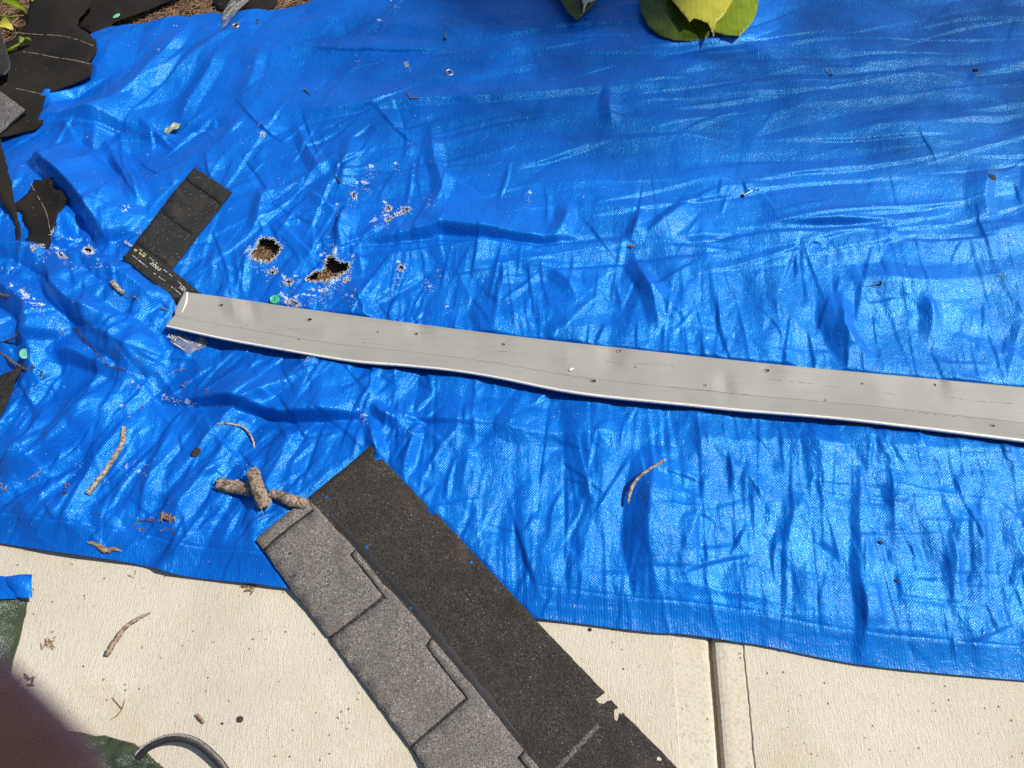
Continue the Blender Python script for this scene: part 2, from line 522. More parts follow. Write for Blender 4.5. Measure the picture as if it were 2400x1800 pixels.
def tin(cx, cy, rot, shear, seed, jit=0.42):
    """random facets: piecewise planar heights over a jittered lattice"""
    r = np.random.default_rng(seed)
    out = np.zeros((NY, NX))
    c, s = math.cos(rot), math.sin(rot)
    R = 2.9
    nu, nv = int(2 * R / cx) + 2, int(2 * R / cy) + 2
    iu, iv = np.meshgrid(np.arange(nu), np.arange(nv))
    u = -R + (iu + r.uniform(-jit, jit, iu.shape)) * cx
    v = -R + (iv + r.uniform(-jit, jit, iu.shape)) * cy
    u = u + shear * v
    x = c * u - s * v; y = s * u + c * v + 1.2
    h = r.normal(0, 1, iu.shape)
    h = np.clip(h, -1.8, 1.8)
    fi = (x - RX0) / RS; fj = (y - RY0) / RS
    flip = r.random(iu.shape) < 0.5
    for b in range(nv - 1):
        for a in range(nu - 1):
            q = ((b, a), (b, a + 1), (b + 1, a + 1), (b + 1, a))
            xs = [fi[k] for k in q]; ys = [fj[k] for k in q]
            if max(xs) < 0 or min(xs) > NX or max(ys) < 0 or min(ys) > NY: continue
            ts = ((0, 1, 2), (0, 2, 3)) if flip[b, a] else ((0, 1, 3), (1, 2, 3))
            for t in ts:
                X = [xs[k] for k in t]; Y = [ys[k] for k in t]; H = [h[q[k]] for k in t]
                i0, i1 = max(0, int(min(X))), min(NX, int(max(X)) + 2)
                j0, j1 = max(0, int(min(Y))), min(NY, int(max(Y)) + 2)
                if i1 <= i0 or j1 <= j0: continue
                d = (Y[1] - Y[2]) * (X[0] - X[2]) + (X[2] - X[1]) * (Y[0] - Y[2])
                if abs(d) < 1e-9: continue
                gi = np.arange(i0, i1)[None, :]; gj = np.arange(j0, j1)[:, None]
                l0 = ((Y[1] - Y[2]) * (gi - X[2]) + (X[2] - X[1]) * (gj - Y[2])) / d
                l1 = ((Y[2] - Y[0]) * (gi - X[2]) + (X[0] - X[2]) * (gj - Y[2])) / d
                l2 = 1 - l0 - l1
                m = (l0 >= -1e-6) & (l1 >= -1e-6) & (l2 >= -1e-6)
                w = out[j0:j1, i0:i1]
                w[m] = (l0 * H[0] + l1 * H[1] + l2 * H[2])[m]
    return out

_wr = np.random.default_rng(99)
WX = gblur(_wr.normal(0, 1, XX.shape), 0.028)
WX *= 0.0035 / WX.std()
WY = gblur(_wr.normal(0, 1, XX.shape), 0.028)
WY *= 0.0035 / WY.std()
def ridge(H, pts, amp, wl, wr, p=1.0, taper=0.32, ground=False):
    """add a fold along a line of photo points; wl/wr: width in m left/right of travel; amp may be a list"""
    P = [Vector(q) for q in (pts if ground else GP(pts))]
    k = max(len(P) * 6, 12)
    P = catmull([(q[0], q[1], 0) for q in P], k)
    P = np.array([(q.x, q.y) for q in P])
    A = np.interp(np.linspace(0, 1, k), np.linspace(0, 1, len(amp)), amp) if isinstance(amp, (list, tuple)) else np.full(k, amp)
    t = np.linspace(0, 1, k)
    if taper > 0:
        A = A * np.clip(t / taper, 0, 1) * np.clip((1 - t) / taper, 0, 1)
    w = max(wl, wr) + 0.006
    i0 = max(0, int((P[:, 0].min() - w - RX0) / RS)); i1 = min(NX, int((P[:, 0].max() + w - RX0) / RS) + 2)
    j0 = max(0, int((P[:, 1].min() - w - RY0) / RS)); j1 = min(NY, int((P[:, 1].max() + w - RY0) / RS) + 2)
    if i1 <= i0 or j1 <= j0: return
    wf = 0.0 if ground else 0.45
    x = XX[j0:j1, i0:i1] + wf * WX[j0:j1, i0:i1]; y = YY[j0:j1, i0:i1] + wf * WY[j0:j1, i0:i1]
    best = np.full(x.shape, 1e9); side = np.zeros(x.shape); am = np.zeros(x.shape)
    for i in range(k - 1):
        a = P[i]; b = P[i + 1]; d = b - a; L2 = float(d @ d)
        if L2 < 1e-12: continue
        s = np.clip(((x - a[0]) * d[0] + (y - a[1]) * d[1]) / L2, 0, 1)
        ex = x - a[0] - s * d[0]; ey = y - a[1] - s * d[1]
        dd = ex * ex + ey * ey
        m = dd < best
        best[m] = dd[m]
        side[m] = (d[0] * ey - d[1] * ex)[m]
        am[m] = (A[i] * (1 - s) + A[i + 1] * s)[m]
    D = np.sqrt(best)
    W = np.where(side > 0, wl, wr)
    H[j0:j1, i0:i1] += am * np.clip(1 - D / W, 0, 1) ** p

TARP_BOT = [(-300, 1232), (-100, 1262), (0, 1275), (150, 1300), (330, 1326), (430, 1352), (600, 1372), (690, 1384), (1000, 1422), (1255, 1452), (1350, 1463), (1519, 1484), (1600, 1489), (1736, 1508), (1800, 1518), (1996, 1557), (2200, 1580), (2400, 1597), (2600, 1610), (3000, 1630)]
# footprints of the sheets that press the tarp flat
FLASH_TOP = [(432, 684), (560, 701), (700, 722), (1000, 762), (1225, 790), (1450, 815), (1800, 852), (2100, 880), (2400, 908), (2900, 955)]
FLASH_BOT = [(387, 767), (521, 797), (651, 821), (825, 850), (955, 861), (1063, 872), (1172, 890), (1302, 917), (1410, 933), (1606, 953), (1736, 966), (1953, 984), (2170, 1009), (2400, 1038), (2900, 1097)]
SHINGLE = [(868, 1044), (880, 1053), (874, 1067), (881, 1079), (895, 1075), (1000, 1183), (1003, 1197), (1010, 1206), (1022, 1204), (1050, 1232), (1255, 1452), (1418, 1623), (1397, 1639), (1404, 1648), (1420, 1650), (1432, 1640), (1450, 1659), (1439, 1664), (1440, 1685), (1447, 1692), (1456, 1685), (1459, 1669), (1543, 1753), (1640, 1856), (1860, 2090), (1700, 2250),
           (1320, 2250), (1140, 2000), (1040, 1860), (995, 1800), (962, 1752), (772, 1496), (680, 1378), (618, 1290), (598, 1266), (721, 1167)]
LSH = [(455, 392), (543, 450), (470, 543), (401, 630), (440, 662), (476, 692), (480, 720), (425, 716), (285, 603), (370, 497)]
FELT_BIG = [(85, -60), (235, -60), (216, 14), (186, 48), (184, 66), (205, 80), (228, 100), (226, 112), (229, 122), (212, 148), (222, 160), (220, 182), (205, 192), (150, 210), (108, 224), (98, 245), (100, 288), (82, 304), (25, 322), (-80, 335), (-80, 180), (-30, 120), (28, 92), (64, 50)]
FELT_STRIP = [(225, -60), (470, -60), (428, 2), (350, 36), (272, 66), (255, 85), (232, 94), (195, 76), (178, 52), (210, 10)]
FELT_TORN = [(79, 420), (100, 421), (125, 415), (123, 435), (130, 445), (141, 445), (156, 464), (149, 484), (141, 508), (134, 530), (119, 560), (119, 574), (108, 587), (94, 602), (73, 590), (62, 576), (60, 563), (68, 555), (66, 533), (53, 514), (54, 500), (48, 492), (37, 494), (35, 476), (65, 452)]
FELT_LEFT = [(-80, 318), (24, 322), (30, 380), (32, 440), (36, 500), (38, 566), (32, 556), (22, 500), (0, 460), (-80, 430)]

def build_relief():
    PY = np.zeros_like(XX)
    # photo row / column of each ground point, for steering amplitudes
    dx = XX; dy = YY; dz = -CAMH
    dep = dy * cF.y + dz * cF.z
    pxx = 1200 + FPX * dx / dep
    pyy = 900 - FPX * (dy * cU.y + dz * cU.z) / dep
    lower = sm(pyy, 420, 800)
    topr = 1 - sm(pyy, 250, 640)
    left = 1 - sm(pxx, 250, 620)
    # facets
    H = np.zeros_like(XX)
    A = tin(0.085, 0.17, RAD(-6), 0.0, 1)          # upright wrinkles
    B = tin(0.085, 0.24, RAD(-36), 0.0, 2)         # leaning wrinkles, left
    C = tin(0.26, 0.055, RAD(8), 0.0, 3)           # long cross folds, far side
    D = tin(0.15, 0.17, RAD(15), 0.0, 4)
    E = tin(0.022, 0.040, RAD(-10), 0.0, 5)
    F = tin(0.034, 0.060, RAD(20), 0.0, 6)
    lw = (1 - sm(pxx, 650, 1100)) * sm(pyy, 780, 980)
    ul = (1 - sm(pxx, 500, 900)) * (1 - sm(pyy, 300, 520))
    g = 0.0060 * A * (0.20 + 0.80 * lower) * (1 - 0.6 * lw) * (1 - 0.6 * ul)
    g += 0.0150 * B * np.clip(lw + 0.75 * ul + 0.3 * left, 0, 1)
    g += 0.0046 * C * (0.25 + 0.75 * topr) * (1 - 0.7 * ul)
    g += 0.0080 * D * (0.42 + 0.8 * left)
    g += 0.0009 * E * (0.30 + 0.70 * lower)
    g += 0.0016 * F * (0.20 + 0.80 * lower)
    g = gblur(g, 0.0018)
    H += g
    # the bed is uneven, heaped at the left
    H += gblur(rng.normal(0, 1, XX.shape), 0.16) * 0.55 * (0.4 + 0.6 * left)
    H += 0.035 * gblur(left * sm(pyy, 330, 480) * (1 - sm(pyy, 760, 930)), 0.04)
    K = np.zeros_like(XX)
    # ---- named folds read from the photograph
    ridge(K, [(560, 292), (650, 286), (800, 278), (1000, 255), (1200, 245), (1430, 225), (1622, 218)], [.004, .010, .013, .012, .009], 0.10, 0.022)
    ridge(K, [(1600, 228), (1680, 222), (1800, 202), (1940, 202), (2140, 185), (2330, 172), (2460, 158)], .011, 0.022, 0.12)
    ridge(K, [(1950, 320), (2100, 310), (2270, 295), (2420, 280)], .008, 0.02, 0.09)
    ridge(K, [(820, 592), (900, 594), (1000, 586), (1150, 590), (1280, 598), (1330, 592), (1480, 582), (1640, 586)], [.008, .013, .014, .013, .010, .008], 0.012, 0.10, 0.8)
    ridge(K, [(1560, 590), (1700, 578), (1800, 566), (1950, 565), (2070, 562), (2090, 580)], [.006, .010, .011, .010], 0.012, 0.10, 0.8)
    ridge(K, [(2090, 575), (2230, 572), (2330, 560), (2450, 530)], .014, 0.04, 0.08)
    ridge(K, [(1940, 680), (2050, 672), (2180, 680), (2400, 640)], .011, 0.05, 0.05)
    ridge(K, [(330, 925), (450, 945), (560, 955), (690, 983), (760, 985), (830, 980), (900, 985)], [.022, .034, .032, .026, .016], 0.15, 0.014, 0.8)
    ridge(K, [(890, 985), (1000, 995), (1150, 1010), (1270, 1030), (1450, 1030), (1560, 1040)], .012, 0.07, 0.035)
    ridge(K, [(1500, 1045), (1800, 1048), (2000, 1058), (2250, 1066), (2450, 1040)], .011, 0.05, 0.05)
    KL = np.zeros_like(XX)
    # left heap
    ridge(KL, [(110, 395), (170, 450), (220, 500), (262, 560), (280, 605)], [.02, .045, .05, .04, .02], 0.11, 0.035, 0.8, 0.05)
    ridge(KL, [(250, 330), (300, 420), (335, 480), (350, 520)], .018, 0.03, 0.025)
    ridge(KL, [(290, 330), (310, 410), (345, 470), (352, 530)], .010, 0.015, 0.012)
    ridge(KL, [(190, 500), (185, 545), (170, 595), (172, 612)], .024, 0.03, 0.03)
    ridge(KL, [(0, 628), (90, 628), (150, 640), (240, 655), (330, 690), (400, 740)], [.03, .03, .026, .024, .014], 0.035, 0.08, 0.8, 0.04)
    ridge(KL, [(150, 655), (165, 700), (200, 745), (270, 775), (400, 770)], [.028, .036, .030, .018], 0.08, 0.035, 0.8)
    ridge(KL, [(0, 700), (60, 720), (110, 765), (128, 830)], [.03, .032, .026], 0.07, 0.04, 0.8, 0.05)
    ridge(KL, [(205, 760), (250, 800), (300, 830), (330, 860), (335, 905)], [.02, .03, .03, .02], 0.07, 0.04, 0.8)
    ridge(KL, [(100, 850), (190, 845), (250, 870), (330, 905)], .020, 0.05, 0.025)
    ridge(KL, [(115, 760), (105, 830), (110, 900), (60, 960)], .022, 0.05, 0.05)
    ridge(KL, [(0, 1190), (60, 1118), (150, 1052), (230, 990), (300, 950)], .016, 0.045, 0.022)
    ridge(KL, [(120, 950), (110, 1010), (60, 1080), (10, 1120)], .014, 0.03, 0.03)
    ridge(KL, [(330, 950), (290, 1020), (240, 1090), (190, 1180), (170, 1260)], .013, 0.035, 0.04)
    ridge(KL, [(450, 985), (400, 1060), (360, 1150), (330, 1230)], .011, 0.03, 0.035)
    ridge(KL, [(560, 1010), (500, 1110), (440, 1200), (400, 1310)], .016, 0.035, 0.05)
    ridge(KL, [(690, 1010), (670, 1080), (620, 1200), (590, 1320)], .011, 0.03, 0.04)
    ridge(KL, [(985, 1000), (965, 1060), (945, 1130)], .017, 0.022, 0.035)
    ridge(KL, [(880, 960), (905, 985), (950, 1010)], .014, 0.02, 0.02)
    ridge(KL, [(870, 985), (885, 1050), (900, 1090)], .012, 0.02, 0.02)
    K += 1.4 * KL
    # far left creases
    ridge(K, [(470, 55), (405, 130), (345, 210), (305, 300)], .013, 0.03, 0.06)
    ridge(K, [(540, 105), (500, 180), (450, 250), (420, 300)], .012, 0.035, 0.045)
    ridge(K, [(620, 115), (600, 190), (575, 270)], .009, 0.03, 0.05)
    ridge(K, [(20, 330), (110, 305), (240, 296), (330, 315)], [.02, .03, .02], 0.09, 0.05)
    ridge(K, [(245, 300), (235, 370), (245, 440)], .014, 0.04, 0.03)
    ridge(K, [(300, 318), (380, 330), (450, 360)], .012, 0.03, 0.03)
    ridge(K, [(110, 225), (140, 260), (130, 300)], .016, 0.05, 0.05)
    # middle
    ridge(K, [(818, 500), (806, 540), (800, 590)], .020, 0.045, 0.018)
    ridge(K, [(640, 440), (622, 500), (608, 556)], .012, 0.022, 0.03)
    ridge(K, [(700, 300), (735, 380), (760, 430)], .013, 0.03, 0.03)
    ridge(K, [(830, 330), (820, 400), (800, 470)], .012, 0.035, 0.03)
    ridge(K, [(1010, 300), (1020, 380), (1035, 460), (1000, 540)], .013, 0.03, 0.03)
    ridge(K, [(1500, 500), (1485, 550), (1470, 585)], .014, 0.035, 0.02)
    ridge(K, [(1330, 490), (1320, 540), (1300, 590)], .014, 0.03, 0.03)
    ridge(K, [(1480, 600), (1500, 660), (1550, 720), (1610, 760)], .012, 0.03, 0.03)
    ridge(K, [(1495, 640), (1525, 720), (1545, 790)], .013, 0.02, 0.03)
    ridge(K, [(1200, 620), (1310, 660), (1360, 730)], .010, 0.03, 0.03)
    ridge(K, [(1620, 480), (1560, 530), (1490, 580)], .016, 0.05, 0.025)
    ridge(K, [(1960, 680), (1962, 760), (1970, 800), (2030, 870)], [.02, .026, .02], 0.03, 0.055)
    ridge(K, [(2300, 400), (2290, 470), (2310, 560)], .014, 0.03, 0.05)
    ridge(K, [(2150, 700), (2170, 760), (2180, 830)], .012, 0.03, 0.03)
    ridge(K, [(1430, 225), (1425, 270), (1430, 320)], .010, 0.03, 0.03)
    KN = np.zeros_like(XX)
    # near right
    ridge(K, [(1590, 1050), (1520, 1120), (1508, 1200), (1512, 1300), (1535, 1400), (1550, 1470)], [.016, .028, .030, .020, .012], 0.12, 0.05, 0.9)
    ridge(KN, [(1640, 1130), (1620, 1220), (1580, 1330)], .016, 0.04, 0.03)
    ridge(K, [(2000, 1050), (2002, 1300), (2008, 1460), (2012, 1560)], [.006, .006, .012, .013], 0.05, 0.018, 1.0, 0.06)
    ridge(KN, [(2250, 1190), (2225, 1300), (2205, 1450)], .012, 0.03, 0.025)
    ridge(KN, [(2300, 1100), (2282, 1300), (2270, 1560)], .012, 0.03, 0.03)
    ridge(KN, [(1735, 880), (1740, 1150), (1748, 1490)], .004, 0.03, 0.02)
    ridge(KN, [(1400, 1070), (1385, 1200), (1360, 1330), (1352, 1440)], .010, 0.04, 0.03)
    ridge(KN, [(1250, 1060), (1235, 1180), (1215, 1330)], .010, 0.04, 0.03)
    ridge(KN, [(1100, 1040), (1090, 1130), (1080, 1200)], .010, 0.035, 0.03)
    ridge(KN, [(2100, 1120), (2080, 1200), (2110, 1330)], .010, 0.03, 0.03)
    ridge(KN, [(1880, 1160), (1840, 1240), (1820, 1330)], .009, 0.03, 0.03)
    K += 0.65 * KN
    r2 = np.random.default_rng(21)
    Q = np.zeros_like(XX)
    for k in range(620):
        px, py = r2.uniform(-50, 2450), r2.uniform(180, 1560)
        dens = 0.25 + 0.75 * float(np.clip((py - 350) / 350, 0, 1))
        if r2.random() > dens: continue
        x0, y0 = G(px, py)
        lean = RAD(90) + r2.normal(RAD(-6), RAD(16))
        if px < 800 and py > 850: lean = RAD(58) + r2.normal(0, RAD(12))
        if py < 420: lean = r2.normal(RAD(8) if px > 900 else RAD(50), RAD(22))
        if r2.random() < 0.18: lean += RAD(70) * r2.choice([-1, 1])
        L = r2.uniform(.04, .22); c = r2.normal(0, .035) * L
        d = (math.cos(lean), math.sin(lean))
        pts = [(x0 - d[0] * L / 2, y0 - d[1] * L / 2), (x0 - d[1] * c, y0 + d[0] * c), (x0 + d[0] * L / 2, y0 + d[1] * L / 2)]
        w1, w2 = r2.uniform(.0035, .006), r2.uniform(.010, .040)
        if r2.random() < .5: w1, w2 = w2, w1
        ridge(Q, pts, float(r2.choice([1, 1, 1, -.6]) * r2.uniform(.0016, .0054)), w1, w2, 1.0, .3, True)
    for k in range(330):
        px, py = r2.uniform(-40, 1000), r2.uniform(300, 1330)
        x0, y0 = G(px, py); L = r2.uniform(.05, .26)
        lean = RAD(60) + r2.normal(0, RAD(13))
        if py < 820: lean = RAD(80) + r2.normal(0, RAD(30))
        if r2.random() < .2: lean += RAD(75)
        d = (math.cos(lean), math.sin(lean)); c = r2.normal(0, .04) * L
        wa, wb = r2.uniform(.0045, .007), r2.uniform(.015, .05)
        if r2.random() < .5: wa, wb = wb, wa
        ridge(Q, [(x0 - d[0] * L / 2, y0 - d[1] * L / 2), (x0 - d[1] * c, y0 + d[0] * c), (x0 + d[0] * L / 2, y0 + d[1] * L / 2)], float(r2.choice([1, 1, -1]) * r2.uniform(.002, .0066)), wa, wb, 1.0, .3, True)
    for k in range(80):
        px, py = r2.uniform(500, 2450), r2.uniform(20, 640)
        x0, y0 = G(px, py); L = r2.uniform(.15, .75)
        lean = r2.normal(RAD(9), RAD(6)) if px > 900 else r2.normal(RAD(30), RAD(18))
        d = (math.cos(lean), math.sin(lean)); c = r2.normal(0, .04) * L
        wa, wb = r2.uniform(.005, .008), r2.uniform(.015, .06)
        if r2.random() < .5: wa, wb = wb, wa
        ridge(Q, [(x0 - d[0] * L / 2, y0 - d[1] * L / 2), (x0 - d[1] * c, y0 + d[0] * c), (x0 + d[0] * L / 2, y0 + d[1] * L / 2)], float(r2.choice([1, 1, -1]) * r2.uniform(.002, .0058)), wa, wb, 1.0, .3, True)
    for k in range(190):
        px, py = r2.uniform(900, 2420), r2.uniform(620, 1480)
        x0, y0 = G(px, py); L = r2.uniform(.08, .34)
        lean = RAD(90) + r2.normal(RAD(-3), RAD(5))
        if r2.random() < .22: lean = r2.normal(RAD(-3), RAD(4))
        d = (math.cos(lean), math.sin(lean))
        ridge(Q, [(x0 - d[0] * L / 2, y0 - d[1] * L / 2), (x0, y0), (x0 + d[0] * L / 2, y0 + d[1] * L / 2)], float(r2.choice([1, 1, -1]) * r2.uniform(.0012, .0030)), .005, r2.uniform(.005, .02), 1.0, .25, True)
    H += gblur(Q, 0.0014)
    # trenches behind the overlapping folds
    ridge(K, [(800, 582), (900, 576), (1000, 562), (1045, 552), (1150, 566), (1280, 581), (1340, 573), (1450, 568)], [.008, .026, .032, .034, .028, .024, .018, .006], 0.13, 0.016, 1.0, .25)
    ridge(K, [(1560, 588), (1640, 580), (1720, 574)], -.014, 0.020, 0.006, 1.0)
    ridge(K, [(1780, 552), (1830, 540), (1950, 538), (2065, 536), (2092, 556)], [.002, .010, .020, .012, .003], 0.11, 0.011, 1.0, .4)
    ridge(K, [(1640, 226), (1800, 206), (1940, 204), (2140, 189), (2330, 176)], -.018, 0.06, 0.008, 1.0)
    ridge(K, [(2090, 576), (2230, 574), (2320, 566)], -.014, 0.04, 0.01, 1.0)
    ridge(K, [(120, 302), (300, 322), (420, 318), (600, 300)], -.012, 0.03, 0.012, 1.0)
    ridge(K, [(350, 945), (560, 967), (690, 995), (800, 993), (900, 996)], -.014, 0.010, 0.030, 1.0)
    ridge(K, [(940, 1003), (1000, 1003), (1100, 1012)], -.010, 0.010, 0.03, 1.0)
    H += gblur(K, 0.0022) * 1.2
    H += 0.030
    # ---- rests on the slab and on the bed: never below them
    H = 0.003 + np.logaddexp(0, (H - 0.003) / 0.004) * 0.004
    bx = catmull([(*G(*p), 0) for p in TARP_BOT], 400)
    de = YY - np.interp(XX, [p.x for p in bx], [p.y for p in bx])
    H = 0.0025 + (H - 0.0025) * (0.34 * sm(de, -.02, 0.0) + 0.66 * sm(de, 0.0, 0.11))
    # ---- pressed flat under what lies on it
    S = gblur(H, 0.030)
    S2 = gblur(H, 0.22)
    mask = np.zeros_like(XX)
    for poly in (FLASH_TOP + FLASH_BOT[::-1], SHINGLE, LSH, FELT_BIG, FELT_STRIP, FELT_TORN):
        mask = np.maximum(mask, inside(GP(poly, .030), XX, YY).astype(float))
    mask = gblur(mask, 0.010)
    mask = sm(mask, 0.15, 0.75)
    H = H * (1 - mask) + np.minimum(H, S - 0.004) * mask
    fm = sm(gblur(inside(GP(FLASH_TOP + FLASH_BOT[::-1], .038), XX, YY).astype(float), 0.009), 0.1, 0.6)
    H = H * (1 - fm) + np.minimum(H, S2 - 0.011) * fm
    return np.maximum(H, 0.0022), S, S2, pxx, pyy

TH, TS, TF, PXX, PYY = build_relief()
def th(x, y): return float(samp(TH, x, y))
def ts(x, y): return float(samp(TS, x, y))
def tf(x, y): return float(samp(TF, x, y))
def on(px, py, dz=0.0):
    z = 0.0
    for _ in range(4):
        x, y = G(px, py, z)
        z = th(x, y) + dz
    return Vector((x, y, z))
def GS(pts, dz=0.0, f=None):
    out = []
    for (a, b) in pts:
        z = 0.02
        for _ in range(3):
            x, y = G(a, b, z); z = (f or ts)(x, y) + dz
        out.append((x, y))
    return out
def onc(px, py, dz=0.0):          # on bare concrete
    x, y = G(px, py, dz)
    return Vector((x, y, dz))

TARP_TOP = [(-300, 262), (60, 240), (150, 190), (205, 120), (229, 97), (260, 88), (330, 74), (420, 60), (500, 48), (560, 46), (640, 38), (740, 22), (830, 0), (960, -40), (1150, -90), (1500, -120), (2200, -130), (3000, -130)]
HOLES = [
    [(615, 555), (631, 556), (648, 565), (661, 579), (656, 590), (642, 603), (629, 614), (610, 612), (591, 609), (588, 598), (602, 576), (607, 563)],
    [(767, 598), (783, 603), (794, 614), (810, 617), (823, 617), (818, 630), (805, 641), (789, 652), (772, 660), (751, 658), (724, 659), (712, 653), (734, 639), (762, 628), (764, 611)],
    [(197, 583), (212, 579), (219, 588), (222, 600), (237, 621), (225, 619), (210, 606), (199, 593)],
    [(148, 609), (158, 610), (172, 622), (168, 626), (154, 617)],
    [(903, 486), (910, 481), (918, 486), (916, 495), (909, 498), (904, 494)],
    [(902, 517), (912, 511), (921, 513), (914, 520), (906, 524)],
    [(926, 507), (940, 501), (952, 492), (962, 491), (955, 499), (944, 506), (931, 512)],
    [(931, 627), (939, 620), (948, 624), (946, 632), (938, 636)],
    [(626, 637), (636, 633), (651, 630), (648, 638), (638, 642)],
    [(824, 452), (832, 452), (835, 461), (833, 470), (829, 464)],
    [(668, 658), (678, 655), (688, 661), (680, 668), (671, 667)],
    [(804, 655), (815, 650), (819, 656), (809, 661)],
    [(725, 840), (733, 836), (737, 843), (731, 850), (726, 848)],
    [(948, 152), (954, 151), (957, 156), (952, 160)],
    [(609, 311), (615, 309), (617, 315), (612, 318)],
    [(118, 556), (134, 550), (130, 560), (120, 564)],
    [(93, 603), (108, 590), (118, 578), (117, 588), (104, 600), (95, 610)],
    [(669, 706), (685, 704), (703, 714), (698, 718), (683, 714), (672, 714)],
]
WEAR = [(590, 600, 12, 1), (596, 616, 14, 1), (620, 620, 12, .9), (606, 566, 9, .8), (655, 570, 8, .7), (640, 640, 10, .9), (622, 632, 10, .8), (632, 655, 8, .6), (600, 640, 8, .5),
        (667, 662, 12, 1), (676, 672, 10, .9), (700, 660, 12, .8), (760, 610, 8, .9), (790, 605, 10, .9), (826, 615, 10, 1), (822, 640, 9, .9), (810, 655, 10, 1),
        (667, 704, 11, 1), (680, 712, 10, 1), (702, 714, 10, 1), (720, 708, 11, 1), (740, 700, 13, 1), (757, 694, 14, 1), (770, 690, 14, 1), (783, 677, 11, 1), (795, 667, 10, 1), (760, 720, 10, .7),
        (905, 490, 9, .9), (904, 522, 10, 1), (882, 534, 12, .9), (940, 505, 9, .8), (958, 494, 9, .8), (1000, 484, 14, .7), (835, 445, 14, .9), (860, 445, 12, .9), (868, 415, 13, .9), (875, 408, 9, .8), (826, 489, 9, .8), (795, 502, 8, .7), (690, 435, 7, .7), (663, 432, 6, .6),
        (938, 628, 12, .9), (935, 664, 12, .8), (1008, 670, 13, .9), (1012, 682, 8, .8), (925, 685, 8, .6), (830, 712, 13, .9), (1030, 646, 7, .7), (1048, 727, 6, .6), (778, 576, 8, .7),
        (85, 720, 11, 1), (100, 735, 12, 1), (118, 748, 14, 1), (136, 763, 15, 1), (70, 680, 12, .7), (200, 590, 9, .9), (205, 600, 9, 1), (225, 618, 11, 1), (240, 622, 9, 1), (228, 590, 9, .8), (160, 616, 9, .8), (178, 627, 8, .9), (100, 606, 10, 1), (112, 590, 10, 1), (135, 530, 10, 1), (137, 556, 11, 1), (330, 533, 11, .9), (322, 545, 9, .8), (385, 440, 6, .6),
        (735, 845, 9, .9), (718, 850, 8, .7), (325, 912, 8, .9), (385, 930, 9, .8), (400, 940, 8, .9), (420, 945, 8, .9), (450, 948, 8, .9), (303, 968, 8, .8), (855, 990, 9, .7), (850, 980, 8, .7),
        (385, 140, 9, .8), (380, 155, 7, .7), (930, 15, 8, .8), (921, 18, 7, .8), (895, 65, 12, .6), (841, 146, 7, .8), (958, 165, 8, .9), (615, 312, 8, .9), (930, 398, 7, .8), (963, 335, 6, .6), (1240, 470, 9, .9), (1238, 458, 7, .8),
        (2355, 135, 6, .8), (2040, 480, 9, .4), (300, 1090, 26, .45), (340, 1110, 20, .4), (560, 1095, 12, .4), (190, 1090, 16, .35), (1800, 1255, 8, .6)]
DIRT = [(330, 1130, 60, .35), (110, 1180, 90, .3), (240, 1260, 60, .35), (480, 860, 40, .4), (350, 870, 30, .6), (300, 860, 24, .7), (240, 800, 26, .6), (60, 820, 40, .6), (2330, 670, 20, .8), (2325, 415, 14, .9), (250, 700, 30, .3), (560, 860, 40, .3), (130, 570, 40, .4)]

